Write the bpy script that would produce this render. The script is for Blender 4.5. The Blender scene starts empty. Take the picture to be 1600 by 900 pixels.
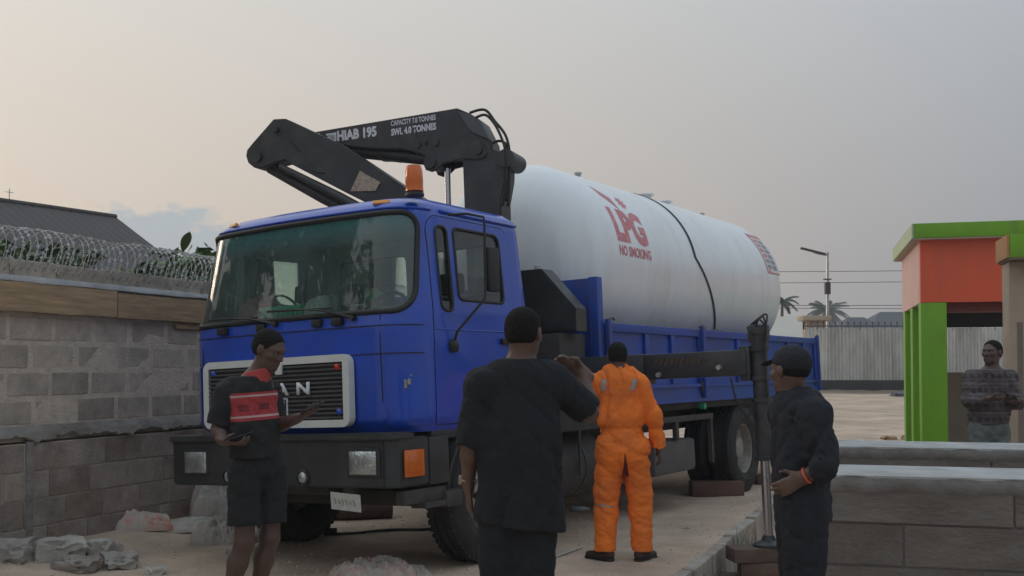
import bpy, bmesh, math, random
import numpy as np
from mathutils import Vector, Matrix, noise, geometry
R = math.radians
scene = bpy.context.scene
COL = scene.collection

# ------------------------------------------------------------------ camera
cam_d = bpy.data.cameras.new('camera'); cam = bpy.data.objects.new('camera', cam_d); COL.objects.link(cam)
cam.location = (0, 0, 1.52); cam.rotation_euler = (R(91.8), 0, 0)
cam_d.sensor_width = 36; cam_d.lens = 38.25; cam_d.shift_y = 0.04375
cam_d.clip_start = 0.1; cam_d.clip_end = 3000
scene.camera = cam

# ------------------------------------------------------------------ sky and sun
SUN_AZ, SUN_EL = R(-62), R(9)            # azimuth from +Y, to the left of the view
world = bpy.data.worlds.new('World'); scene.world = world; world.use_nodes = True
wn, wl = world.node_tree.nodes, world.node_tree.links
wn.clear()
def wnode(t, **k):
    n = wn.new(t)
    for a, b in k.items(): setattr(n, a, b)
    return n
def wmath(op, a, b=None, c=None, clamp=False):
    n = wn.new('ShaderNodeMath'); n.operation = op; n.use_clamp = clamp
    for i, v in enumerate((a, b, c)):
        if v is None: continue
        if isinstance(v, (int, float)): n.inputs[i].default_value = v
        else: wl.new(v, n.inputs[i])
    return n.outputs[0]
def wmix(f, a, b):
    n = wn.new('ShaderNodeMix'); n.data_type = 'RGBA'
    for s, v in ((n.inputs[0], f), (n.inputs[6], a), (n.inputs[7], b)):
        if isinstance(v, tuple): s.default_value = v + (1,)
        elif isinstance(v, (int, float)): s.default_value = v
        else: wl.new(v, s)
    return n.outputs[2]
wo = wnode('ShaderNodeOutputWorld'); wb = wnode('ShaderNodeBackground')
sky = wnode('ShaderNodeTexSky', sky_type='NISHITA', sun_disc=False, sun_elevation=SUN_EL, sun_rotation=SUN_AZ,
            air_density=1.6, dust_density=6.0, ozone_density=1.0)
tc = wnode('ShaderNodeTexCoord'); dirv = tc.outputs['Generated']
def wdot(v):
    n = wn.new('ShaderNodeVectorMath'); n.operation = 'DOT_PRODUCT'; wl.new(dirv, n.inputs[0]); n.inputs[1].default_value = v
    return n.outputs['Value']
sunv = (math.sin(SUN_AZ), math.cos(SUN_AZ), 0.10)
g = wmath('MULTIPLY_ADD', wdot(sunv), 1.06, 0.03, clamp=True)          # dusk glow towards the sunset side
el = wmath('MAXIMUM', wdot((0, 0, 1)), 0.0)
warm = wmix(wmath('MULTIPLY', el, 2.4, clamp=True), (.80, .62, .465), (.64, .575, .50))
cool = wmix(wmath('MULTIPLY', el, 3.0, clamp=True), (.250, .268, .305), (.372, .378, .392))
glow = wmix(g, cool, warm)
# a low bank of blue-grey cloud along the sunset horizon
mp = wnode('ShaderNodeMapping'); wl.new(dirv, mp.inputs[0]); mp.inputs['Scale'].default_value = (1, 1, 2.2); mp.inputs['Location'].default_value = (0.035, 0.0, 0.0)
nz = wnode('ShaderNodeTexNoise'); wl.new(mp.outputs[0], nz.inputs['Vector']); nz.inputs['Scale'].default_value = 11.0; nz.inputs['Detail'].default_value = 7; nz.inputs['Roughness'].default_value = .6
band = wmath('MULTIPLY', wmath('SUBTRACT', 0.185, el), 5.5, clamp=True)
bank = wmath('ABSOLUTE', wmath('ADD', wdot((0.952, 0.306, 0.0)), -0.007))   # the bank lies at one bearing
bankf = wmath('SUBTRACT', 1.0, wmath('MULTIPLY', bank, 7.5), clamp=True)
cm = wmath('MULTIPLY', wmath('SUBTRACT', wmath('ADD', wmath('MULTIPLY', nz.outputs[0], .55), wmath('MULTIPLY', wmath('MULTIPLY', band, bankf), 0.75)), 0.435), 24.0, clamp=True)
cloudy = wmix(wmath('MULTIPLY', cm, 0.85), glow, (.36, .42, .46))
soft = wnode('ShaderNodeTexNoise'); wl.new(mp.outputs[0], soft.inputs['Vector']); soft.inputs['Scale'].default_value = 1.6; soft.inputs['Detail'].default_value = 4
veil = wmix(wmath('MULTIPLY', soft.outputs[0], 0.10), cloudy, (.42, .43, .45))
hs = wnode('ShaderNodeHueSaturation'); wl.new(sky.outputs[0], hs.inputs['Color']); hs.inputs['Saturation'].default_value = 0.35; hs.inputs['Value'].default_value = 0.10
final0 = wmix(0.86, hs.outputs[0], veil)
lift = wmath('MULTIPLY_ADD', wmath('POWER', el, 1.5), 1.25, 1.0)         # hazy sky brightens towards the zenith
blu = wn.new('ShaderNodeVectorMath'); blu.operation = 'MULTIPLY'; wl.new(final0, blu.inputs[0]); wl.new(wmix(wmath('MULTIPLY', el, 1.5, clamp=True), (1.0, 1.0, 1.0), (.86, 1.0, 1.13)), blu.inputs[1])
vs_ = wn.new('ShaderNodeVectorMath'); vs_.operation = 'SCALE'; wl.new(blu.outputs[0], vs_.inputs[0]); wl.new(lift, vs_.inputs['Scale']); final = vs_.outputs[0]
wl.new(final, wb.inputs['Color']); wb.inputs['Strength'].default_value = 1.0
wl.new(wb.outputs[0], wo.inputs['Surface'])
sun_d = bpy.data.lights.new('sun', 'SUN'); sun_d.energy = 0.55; sun_d.angle = R(18); sun_d.color = (1, .80, .62)
sun = bpy.data.objects.new('sun', sun_d); COL.objects.link(sun)
sv = Vector((math.sin(SUN_AZ)*math.cos(SUN_EL), math.cos(SUN_AZ)*math.cos(SUN_EL), math.sin(SUN_EL)))
sun.rotation_euler = (-sv).to_track_quat('-Z', 'Y').to_euler()
scene.view_settings.view_transform = 'Standard'; scene.view_settings.look = 'None'
scene.view_settings.exposure = 0.16; scene.view_settings.gamma = 1.0

# ------------------------------------------------------------------ materials
MATS = {}
def nt(m): return m.node_tree.nodes, m.node_tree.links
def mat(name, col, rough=.7, var=.14, scale=5., col2=None, bump=0., bscale=60., metal=0., coat=0., spec=.5, rnd=0., thr=None, coat_rough=.05, stain=None, stain_scale=2., stain_amt=.6, stretch=None):
    if name in MATS: return MATS[name]
    m = bpy.data.materials.new(name); m.use_nodes = True; n, l = nt(m)
    b = n['Principled BSDF']; b.inputs['Roughness'].default_value = rough; b.inputs['Metallic'].default_value = metal
    b.inputs['Specular IOR Level'].default_value = spec; b.inputs['Coat Weight'].default_value = coat; b.inputs['Coat Roughness'].default_value = coat_rough
    t = n.new('ShaderNodeTexCoord'); vec = t.outputs['Object']
    if stretch:
        mpn = n.new('ShaderNodeMapping'); l.new(vec, mpn.inputs[0]); mpn.inputs['Scale'].default_value = stretch; vec = mpn.outputs[0]
    oi = n.new('ShaderNodeObjectInfo')
    if rnd:
        va = n.new('ShaderNodeVectorMath'); va.operation = 'ADD'; l.new(vec, va.inputs[0])
        sc_ = n.new('ShaderNodeVectorMath'); sc_.operation = 'SCALE'; l.new(oi.outputs['Location'], sc_.inputs[0]); sc_.inputs['Scale'].default_value = 3.7
        l.new(sc_.outputs[0], va.inputs[1]); vec = va.outputs[0]
    no = n.new('ShaderNodeTexNoise'); l.new(vec, no.inputs['Vector']); no.inputs['Scale'].default_value = scale; no.inputs['Detail'].default_value = 7; no.inputs['Roughness'].default_value = .62
    rp = n.new('ShaderNodeValToRGB'); l.new(no.outputs[0], rp.inputs[0])
    a = tuple(max(0, c*(1-var)) for c in col); c2 = col2 if col2 else tuple(min(1, c*(1+var)) for c in col)
    lo, hi = thr if thr else (.3, .7)
    rp.color_ramp.elements[0].position = lo; rp.color_ramp.elements[1].position = hi
    rp.color_ramp.elements[0].color = a+(1,); rp.color_ramp.elements[1].color = c2+(1,)
    out = rp.outputs[0]
    if stain:
        n2 = n.new('ShaderNodeTexNoise'); l.new(vec, n2.inputs['Vector']); n2.inputs['Scale'].default_value = stain_scale; n2.inputs['Detail'].default_value = 9; n2.inputs['Roughness'].default_value = .68
        r2 = n.new('ShaderNodeValToRGB'); l.new(n2.outputs[0], r2.inputs[0]); r2.color_ramp.elements[0].position = .46; r2.color_ramp.elements[1].position = .66
        r2.color_ramp.elements[1].color = (stain_amt,)*3+(1,)
        mx = n.new('ShaderNodeMix'); mx.data_type = 'RGBA'; l.new(r2.outputs[0], mx.inputs[0]); l.new(out, mx.inputs[6]); mx.inputs[7].default_value = stain+(1,); out = mx.outputs[2]
    if rnd:
        hsv = n.new('ShaderNodeHueSaturation'); l.new(out, hsv.inputs['Color'])
        mr = n.new('ShaderNodeMapRange'); l.new(oi.outputs['Random'], mr.inputs[0]); mr.inputs[3].default_value = 1-rnd; mr.inputs[4].default_value = 1+rnd
        l.new(mr.outputs[0], hsv.inputs['Value']); out = hsv.outputs[0]
    l.new(out, b.inputs['Base Color'])
    # uneven gloss
    mg = n.new('ShaderNodeMapRange'); l.new(no.outputs[0], mg.inputs[0]); mg.inputs[3].default_value = max(.02, rough*.82); mg.inputs[4].default_value = min(1, rough*1.15)
    l.new(mg.outputs[0], b.inputs['Roughness'])
    if bump:
        nb = n.new('ShaderNodeTexNoise'); l.new(vec, nb.inputs['Vector']); nb.inputs['Scale'].default_value = bscale; nb.inputs['Detail'].default_value = 5; nb.inputs['Roughness'].default_value = .6
        bp = n.new('ShaderNodeBump'); l.new(nb.outputs[0], bp.inputs['Height']); bp.inputs['Strength'].default_value = bump; bp.inputs['Distance'].default_value = .02
        l.new(bp.outputs[0], b.inputs['Normal'])
    MATS[name] = m; return m

def glass(name, tint, refl_rough=.03, band=None, dust=(.11, .23)):
    m = bpy.data.materials.new(name); m.use_nodes = True; n, l = nt(m)
    out = n['Material Output']; n.remove(n['Principled BSDF'])
    tr = n.new('ShaderNodeBsdfTransparent'); tr.inputs[0].default_value = tint+(1,)
    gl = n.new('ShaderNodeBsdfGlossy'); gl.inputs['Roughness'].default_value = refl_rough; gl.inputs[0].default_value = (1, 1, 1, 1)
    df = n.new('ShaderNodeBsdfDiffuse'); df.inputs[0].default_value = (.25, .35, .34, 1)          # dusty film, with pale sky sheen painted in as teal
    fr = n.new('ShaderNodeFresnel'); fr.inputs[0].default_value = 1.62
    t = n.new('ShaderNodeTexCoord')
    if band:   # darker sun band printed along the top of the pane
        sx = n.new('ShaderNodeSeparateXYZ'); l.new(t.outputs['Object'], sx.inputs[0])
        mr = n.new('ShaderNodeMapRange'); l.new(sx.outputs[2], mr.inputs[0]); mr.inputs[1].default_value = band[0]; mr.inputs[2].default_value = band[1]
        mx = n.new('ShaderNodeMix'); mx.data_type = 'RGBA'; l.new(mr.outputs[0], mx.inputs[0]); mx.inputs[6].default_value = tint+(1,); mx.inputs[7].default_value = band[2]+(1,)
        l.new(mx.outputs[2], tr.inputs[0])
        m5 = n.new('ShaderNodeMix'); m5.data_type = 'RGBA'; l.new(mr.outputs[0], m5.inputs[0]); m5.inputs[6].default_value = (.25, .35, .34, 1); m5.inputs[7].default_value = (.10, .27, .28, 1); l.new(m5.outputs[2], df.inputs[0])  # teal diffuse in the band stands in for its reflected light
    no = n.new('ShaderNodeTexNoise'); l.new(t.outputs['Object'], no.inputs['Vector']); no.inputs['Scale'].default_value = 3; no.inputs['Detail'].default_value = 6
    du = n.new('ShaderNodeMapRange'); l.new(no.outputs[0], du.inputs[0]); du.inputs[1].default_value = .35; du.inputs[2].default_value = .75; du.inputs[3].default_value = dust[0]; du.inputs[4].default_value = dust[1]
    dsock = du.outputs[0]
    if band:
        ad = n.new('ShaderNodeMath'); ad.operation = 'MULTIPLY_ADD'; l.new(mr.outputs[0], ad.inputs[0]); ad.inputs[1].default_value = .28; l.new(dsock, ad.inputs[2]); dsock = ad.outputs[0]
    m1 = n.new('ShaderNodeMixShader'); l.new(dsock, m1.inputs[0]); l.new(tr.outputs[0], m1.inputs[1]); l.new(df.outputs[0], m1.inputs[2])
    m2 = n.new('ShaderNodeMixShader'); l.new(fr.outputs[0], m2.inputs[0]); l.new(m1.outputs[0], m2.inputs[1]); l.new(gl.outputs[0], m2.inputs[2])
    l.new(m2.outputs[0], out.inputs['Surface']); return m

# ------------------------------------------------------------------ object helpers
def tag(o, label=None, cat=None, group=None, kind=None):
    if label: o['label'] = label
    if cat: o['category'] = cat
    if group: o['group'] = group
    if kind: o['kind'] = kind
    return o
def link(name, me, m=None, parent=None, smooth=False):
    o = bpy.data.objects.new(name, me); COL.objects.link(o)
    if m is not None and not me.materials:
        for k in (m if isinstance(m, (list, tuple)) else [m]): me.materials.append(k)
    if smooth is True:
        for p in me.polygons: p.use_smooth = True
    elif smooth:
        me.shade_smooth() if hasattr(me, 'shade_smooth') else None
        for p in me.polygons: p.use_smooth = True
        me.set_sharp_from_angle(angle=R(smooth))
    if parent is not None: o.parent = parent
    return o
def empty(name, loc=(0, 0, 0), rz=0., rot=None):
    o = bpy.data.objects.new(name, None); COL.objects.link(o); o.location = loc
    o.rotation_euler = rot if rot else (0, 0, rz); o.empty_display_size = .2
    return o

class MB:
    """collects simple shapes into one mesh"""
    def __init__(s): s.v = []; s.f = []; s.mi = []
    def add(s, vs, fs, mi=0):
        k = len(s.v); s.v += [tuple(map(float, v)) for v in vs]; s.f += [tuple(i+k for i in f) for f in fs]; s.mi += [mi]*len(fs); return s
    def box(s, a, b, mi=0, bev=0.):
        (x0, y0, z0), (x1, y1, z1) = a, b
        if bev <= 0:
            v = [(x0, y0, z0), (x1, y0, z0), (x1, y1, z0), (x0, y1, z0), (x0, y0, z1), (x1, y0, z1), (x1, y1, z1), (x0, y1, z1)]
            return s.add(v, [(3, 2, 1, 0), (4, 5, 6, 7), (0, 1, 5, 4), (1, 2, 6, 5), (2, 3, 7, 6), (3, 0, 4, 7)], mi)
        bm = bmesh.new(); bmesh.ops.create_cube(bm, size=1)
        for v in bm.verts: v.co = ((x0+x1)/2+v.co.x*(x1-x0), (y0+y1)/2+v.co.y*(y1-y0), (z0+z1)/2+v.co.z*(z1-z0))
        bmesh.ops.bevel(bm, geom=bm.edges[:], offset=bev, segments=2, affect='EDGES', profile=.6)
        return s.bm(bm, mi)
    def bm(s, bm, mi=0):
        bm.verts.index_update(); s.add([v.co[:] for v in bm.verts], [[v.index for v in f.verts] for f in bm.faces], mi); bm.free(); return s
    def tube(s, pts, r, n=8, mi=0, closed=False, caps=True):
        pts = [Vector(p) for p in pts]; N = len(pts); rr = r if isinstance(r, (list, tuple)) else [r]*N
        up = None; vs = []
        for i, p in enumerate(pts):
            if closed: t = pts[(i+1) % N]-pts[i-1]
            else: t = pts[min(i+1, N-1)]-pts[max(i-1, 0)]
            t = t.normalized() if t.length > 1e-9 else Vector((0, 0, 1))
            if up is None: up = Vector((0, 0, 1)) if abs(t.z) < .9 else Vector((1, 0, 0))
            a = t.cross(up); a = a.normalized() if a.length > 1e-6 else t.orthogonal().normalized(); b = a.cross(t).normalized(); up = b
            for k in range(n):
                th = 2*math.pi*k/n; vs.append(p+a*(math.cos(th)*rr[i])+b*(math.sin(th)*rr[i]))
        fs = []
        for i in range(N if closed else N-1):
            j = (i+1) % N
            for k in range(n): fs.append((i*n+k, i*n+(k+1) % n, j*n+(k+1) % n, j*n+k))
        if caps and not closed: fs += [tuple(range(n))[::-1], tuple((N-1)*n+k for k in range(n))]
        return s.add(vs, fs, mi)
    def lathe(s, prof, c=(0, 0, 0), axis='y', n=32, mi=0, arc=None):
        vs = []; P = len(prof)
        for k in range(n):
            th = 2*math.pi*k/n; ca, sa = math.cos(th), math.sin(th)
            for r, h in prof:
                if axis == 'y': vs.append((c[0]+r*ca, c[1]+h, c[2]+r*sa))
                elif axis == 'x': vs.append((c[0]+h, c[1]+r*ca, c[2]+r*sa))
                else: vs.append((c[0]+r*ca, c[1]+r*sa, c[2]+h))
        fs = []
        for k in range(n):
            k2 = (k+1) % n
            for i in range(P-1): fs.append((k*P+i, k*P+i+1, k2*P+i+1, k2*P+i))
        return s.add(vs, fs, mi)
    def prism(s, poly, o, ux, uy, un, t, mi=0, bev=0.):
        """2-D outline poly in axes ux, uy from o, thickness t along un, centred"""
        o, ux, uy, un = Vector(o), Vector(ux), Vector(uy), Vector(un); n = len(poly)
        a = [o+ux*x+uy*y-un*(t/2) for x, y in poly]; b = [o+ux*x+uy*y+un*(t/2) for x, y in poly]
        bm = bmesh.new(); va = [bm.verts.new(p) for p in a]; vb = [bm.verts.new(p) for p in b]
        f1 = bm.faces.new(va[::-1]); f2 = bm.faces.new(vb)
        for i in range(n): bm.faces.new((va[i], va[(i+1) % n], vb[(i+1) % n], vb[i]))
        if bev:
            bmesh.ops.recalc_face_normals(bm, faces=bm.faces[:])
            bmesh.ops.bevel(bm, geom=[e for e in bm.edges if e in set(f1.edges) | set(f2.edges)], offset=bev, segments=2, affect='EDGES')
        bmesh.ops.triangulate(bm, faces=[f for f in bm.faces if len(f.verts) > 4])
        bmesh.ops.recalc_face_normals(bm, faces=bm.faces[:])
        return s.bm(bm, mi)
    def mesh(s, name='m'):
        me = bpy.data.meshes.new(name); me.from_pydata(s.v, [], s.f); me.validate()
        if any(s.mi): me.polygons.foreach_set('material_index', s.mi[:len(me.polygons)])
        bm = bmesh.new(); bm.from_mesh(me); bmesh.ops.recalc_face_normals(bm, faces=bm.faces[:]); bm.to_mesh(me); bm.free()
        return me
    def build(s, name, m, parent=None, smooth=False): return link(name, s.mesh(name), m, parent, smooth)

def box(name, a, b, m, parent=None, bev=0.): return MB().box(a, b, bev=bev).build(name, m, parent, 40 if bev else False)
def text_mesh(txt, h, bold=0.0, sx=1.0, depth=0.0):
    c = bpy.data.curves.new('t', 'FONT'); c.body = txt; c.size = 1; c.offset = bold; c.extrude = depth; c.align_x = 'LEFT'; c.resolution_u = 3
    o = bpy.data.objects.new('t', c); COL.objects.link(o)
    dg = bpy.context.evaluated_depsgraph_get(); me = bpy.data.meshes.new_from_object(o.evaluated_get(dg))
    bpy.data.objects.remove(o); bpy.data.curves.remove(c)
    xs = [v.co.x for v in me.vertices]; ys = [v.co.y for v in me.vertices]
    x0, y0, y1 = min(xs), min(ys), max(ys); k = h/(y1-y0)
    for v in me.vertices: v.co = ((v.co.x-x0)*k*sx, (v.co.y-y0)*k, v.co.z)
    return me
def ico(sub=3):
    bm = bmesh.new(); bmesh.ops.create_icosphere(bm, subdivisions=sub, radius=1); return bm
def rock(name, m, size, seed, parent=None, rough=.35, sub=3, facet=True):
    bm = ico(sub)
    off = Vector((seed*3.1, seed*1.7, seed*.9))
    for v in bm.verts:
        d = v.co.normalized(); k = 1+rough*(noise.noise(d*1.3+off)+.6*noise.noise(d*2.9+off)+.25*noise.noise(d*8+off))
        q = d*k
        for ax in range(3): q[ax] = max(-.80+.12*noise.noise(d*2+off), min(.80+.15*noise.noise(d*2-off), q[ax]))*1.2
        v.co = (q.x*size[0], q.y*size[1], q.z*size[2])
    me = bpy.data.meshes.new(name); bm.to_mesh(me); bm.free()
    return link(name, me, m, parent, 28 if facet else True)
def crumple(name, m, size, seed, parent=None, amp=.35, sub=5):
    """a slack, creased bag: flattened lump broken by sharp folds"""
    bm = ico(sub); off = Vector((seed*2.3, seed*.7, seed*4.1))
    for v in bm.verts:
        d = v.co.normalized()
        wv = d+Vector((noise.noise(d*1.7+off), noise.noise(d*1.7+off*2), noise.noise(d*1.7-off)))*.55
        r1 = abs(noise.noise(wv*2.1+off)); r2 = abs(noise.noise(wv*4.6-off)); r3 = abs(noise.noise(wv*10+off))
        k = .95+amp*(.6*noise.noise(d*1.3-off)-1.5*r1-.75*r2-.30*r3+.5)
        q = d*k
        for ax in (0, 1): q[ax] = max(-.8, min(.8, q[ax]))
        q.z = max(q.z, -.3)*(1-.25*max(0, q.z)); v.co = (q.x*size[0]*1.15, q.y*size[1]*1.15, (q.z+.3)*size[2])
    me = bpy.data.meshes.new(name); bm.to_mesh(me); bm.free()
    return link(name, me, m, parent, 70)

def sack(name, m, L, W, H, seed, twist=.3, wr=.42, n=50):
    """a slack filled paper sack: pillow with pinched ends and creases"""
    off = Vector((seed*1.3, seed*3.1, seed*.7)); rows = {}; vs = []; fs = []
    def pt(u, v, top):
        e = max(0., (1-abs(u)**3.2))**.55*max(0., (1-abs(v)**3.2))**.55
        p = Vector((u*1.3+.4*noise.noise(Vector((u, v, 0))*1.2+off), v*1.3+.4*noise.noise(Vector((v, u, 3))*1.2+off), seed))
        r1 = 1-abs(noise.noise(p*1.5+off))*2.2; r2 = 1-abs(noise.noise(Vector((p.x*4.2, p.y*2.2, seed))))*2.2; r3 = 1-abs(noise.noise(p*6.5-off))*2.2
        h = H*(e*(.55+.5*noise.noise(Vector((u, v, seed))*1.1))+wr*(.55*r1+.5*r2+.28*r3)*(.35+.65*e))
        x = u*L*(1-.10*v*v)+twist*W*.5*noise.noise(Vector((v*1.5, seed, 1))); y = v*W*(1-.12*u*u)+twist*L*.35*noise.noise(Vector((u*1.4, seed, 5)))
        return (x, y, max(.004, h)) if top else (x, y, 0.)
    for k, top in enumerate((True, False)):
        for i in range(n+1):
            for j in range(n+1): vs.append(pt(i/n*2-1, j/n*2-1, top))
    N1 = n+1; B = N1*N1
    for i in range(n):
        for j in range(n):
            a, b, c, d = i*N1+j, (i+1)*N1+j, (i+1)*N1+j+1, i*N1+j+1; fs.append((a, b, c, d)); fs.append((B+d, B+c, B+b, B+a))
    for i in range(n):
        fs += [(i*N1, B+i*N1, B+(i+1)*N1, (i+1)*N1), (i*N1+n, (i+1)*N1+n, B+(i+1)*N1+n, B+i*N1+n), (i, i+1, B+i+1, B+i), (n*N1+i, B+n*N1+i, B+n*N1+i+1, n*N1+i+1)]
    me = bpy.data.meshes.new(name); me.from_pydata(vs, [], fs); return link(name, me, m, None, 55)

# ------------------------------------------------------------------ smooth implicit surfaces (bodies, clothes)
def nrm(v): v = np.asarray(v, float); return v/np.linalg.norm(v)
class SDF:
    def __init__(s, h=.008): s.h = h; s.ops = []
    def cone(s, a, b, ra, rb, k=.02, flat=None, f=1., cuts=(), sub=False): s.ops.append(('c', np.array(a, float), np.array(b, float), ra, rb, k, flat, f, cuts, sub)); return s
    def ell(s, c, rad, axes=None, k=.02, cuts=(), sub=False): s.ops.append(('e', np.array(c, float), np.array(rad, float), np.array(axes if axes is not None else np.eye(3), float), k, cuts, sub)); return s
    def field(s, fold=None, trim=()):
        h = s.h; lo = np.full(3, 1e9); hi = -lo
        for o in s.ops:
            if o[-1]: continue
            if o[0] == 'c': r = max(o[3], o[4]); lo = np.minimum(lo, np.minimum(o[1], o[2])-r); hi = np.maximum(hi, np.maximum(o[1], o[2])+r)
            else: r = o[2].max(); lo = np.minimum(lo, o[1]-r); hi = np.maximum(hi, o[1]+r)
        lo -= .03; hi += .03; n = np.ceil((hi-lo)/h).astype(int)+1
        ax = [(lo[i]+h*np.arange(n[i])).astype(np.float32) for i in range(3)]
        D = np.full(n, .2, np.float32)
        for o in s.ops:
            if o[0] == 'c': r = max(o[3], o[4]); l_, h_ = np.minimum(o[1], o[2])-r, np.maximum(o[1], o[2])+r; k, cuts, sub = o[5], o[8], o[9]
            else: r = o[2].max(); l_, h_ = o[1]-r, o[1]+r; k, cuts, sub = o[4], o[5], o[6]
            i0 = np.maximum(0, np.floor((l_-.06-lo)/h).astype(int)); i1 = np.minimum(n, np.ceil((h_+.06-lo)/h).astype(int)+1)
            if (i1 <= i0).any(): continue
            X, Y, Z = np.meshgrid(ax[0][i0[0]:i1[0]], ax[1][i0[1]:i1[1]], ax[2][i0[2]:i1[2]], indexing='ij')
            if o[0] == 'c':
                a, b, ra, rb, flat, f = o[1], o[2], o[3], o[4], o[6], o[7]
                px, py, pz = X-a[0], Y-a[1], Z-a[2]; ba = b-a
                t = np.clip((px*ba[0]+py*ba[1]+pz*ba[2])/max(ba@ba, 1e-9), 0, 1)
                qx, qy, qz = px-t*ba[0], py-t*ba[1], pz-t*ba[2]
                if flat is not None:
                    fn = nrm(flat); q = (qx*fn[0]+qy*fn[1]+qz*fn[2])*(f-1); qx = qx+q*fn[0]; qy = qy+q*fn[1]; qz = qz+q*fn[2]
                d = np.sqrt(qx*qx+qy*qy+qz*qz)-(ra+(rb-ra)*t)
                if flat is not None: d = d/(1+.5*(f-1))
            else:
                c, rad, A = o[1], o[2], o[3]; px, py, pz = X-c[0], Y-c[1], Z-c[2]; q = 0
                for i in range(3): q = q+((px*A[i][0]+py*A[i][1]+pz*A[i][2])/rad[i])**2
                d = (np.sqrt(q)-1)*rad.min()
            for (pt, pn) in cuts:
                pn = nrm(pn); d = np.maximum(d, (X-pt[0])*pn[0]+(Y-pt[1])*pn[1]+(Z-pt[2])*pn[2])
            sl = tuple(slice(i0[i], i1[i]) for i in range(3)); E = D[sl]
            if sub:
                d = -d; hh = np.clip(.5-.5*(d-E)/k*-1, 0, 1) if False else None
                m = np.maximum(k-np.abs(E-d), 0)/k; D[sl] = np.maximum(E, d)+m*m*k*.25
            else:
                m = np.maximum(k-np.abs(E-d), 0)/k; D[sl] = np.minimum(E, d)-m*m*k*.25
        if fold is not None or trim:
            X, Y, Z = np.meshgrid(*ax, indexing='ij')
            if fold is not None: D = D+fold(X, Y, Z)
            for (pt, pn) in trim:
                pn = nrm(pn); D = np.maximum(D, (X-pt[0])*pn[0]+(Y-pt[1])*pn[1]+(Z-pt[2])*pn[2])
        return D, lo
    def mesh(s, name, fold=None, trim=()):
        D, lo = s.field(fold, trim); h = s.h
        for a in range(3):
            sl = [slice(None)]*3; sl[a] = 0; D[tuple(sl)] = .1; sl[a] = -1; D[tuple(sl)] = .1
        nx, ny, nz_ = D.shape; ins = D < 0
        c = np.zeros((nx-1, ny-1, nz_-1), np.uint8)
        for i in (0, 1):
            for j in (0, 1):
                for k in (0, 1): c += ins[i:nx-1+i, j:ny-1+j, k:nz_-1+k]
        act = (c > 0) & (c < 8); idx = np.full(act.shape, -1, np.int64); cells = np.argwhere(act); idx[act] = np.arange(len(cells))
        P = np.zeros((len(cells), 3)); W = np.zeros(len(cells))
        cs = [(i, j, k) for i in (0, 1) for j in (0, 1) for k in (0, 1)]
        val = {q: D[cells[:, 0]+q[0], cells[:, 1]+q[1], cells[:, 2]+q[2]] for q in cs}
        for a in cs:
            for ax_ in range(3):
                if a[ax_]: continue
                b = list(a); b[ax_] = 1; b = tuple(b); va, vb = val[a], val[b]; m = (va < 0) != (vb < 0)
                t = np.where(m, va/np.where(m, va-vb, 1), 0); p = np.zeros((len(cells), 3)); p[:] = a; p[:, ax_] = t
                P[m] += p[m]; W[m] += 1
        V = lo+h*(cells+P/W[:, None]); faces = []
        for ax_ in range(3):
            o1, o2 = (ax_+1) % 3, (ax_+2) % 3
            sa = [slice(None)]*3; sb = [slice(None)]*3; sa[ax_] = slice(0, -1); sb[ax_] = slice(1, None)
            e = ins[tuple(sa)] != ins[tuple(sb)]; q = np.argwhere(e)
            q = q[(q[:, o1] > 0) & (q[:, o2] > 0)]
            q = q[(q[:, o1] < D.shape[o1]-1) & (q[:, o2] < D.shape[o2]-1)]
            def cell(d1, d2):
                r = q.copy(); r[:, o1] += d1; r[:, o2] += d2; return idx[r[:, 0], r[:, 1], r[:, 2]]
            F = np.stack([cell(-1, -1), cell(0, -1), cell(0, 0), cell(-1, 0)], 1)
            fl = ~ins[q[:, 0], q[:, 1], q[:, 2]]; F[fl] = F[fl][:, ::-1]
            faces.append(F[(F >= 0).all(1)])
        Fs = np.concatenate(faces)
        me = bpy.data.meshes.new(name); me.vertices.add(len(V)); me.vertices.foreach_set('co', V.astype(np.float32).ravel())
        me.loops.add(Fs.size); me.loops.foreach_set('vertex_index', Fs.ravel().astype(np.int32))
        me.polygons.add(len(Fs)); me.polygons.foreach_set('loop_start', np.arange(0, Fs.size, 4, dtype=np.int32))
        me.polygons.foreach_set('use_smooth', np.ones(len(Fs), bool)); me.update(calc_edges=True); me.validate()
        return me
def waves(seed, amp, freq, n=7, squash=(1, 1, 1)):
    rg = np.random.default_rng(seed); ws = []
    for _ in range(n):
        k = rg.normal(size=3); k /= np.linalg.norm(k); k = k*np.array(squash)*freq*rg.uniform(.6, 1.5); ws.append((k, rg.uniform(0, 6.28), rg.uniform(.5, 1)))
    A = sum(w[2] for w in ws)
    def f(X, Y, Z):
        s = 0
        wx = .035*np.sin(11*Y+7*Z+seed); wz = .03*np.sin(9*X-8*Y+2*seed)
        for k, ph, a in ws: s = s+a*((1-np.abs(np.sin(.5*(k[0]*(X+wx)+k[1]*Y+k[2]*(Z+wz))+ph)))**3*2.2-.55)
        return (amp/A*1.6*s).astype(np.float32)
    return f

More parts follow.
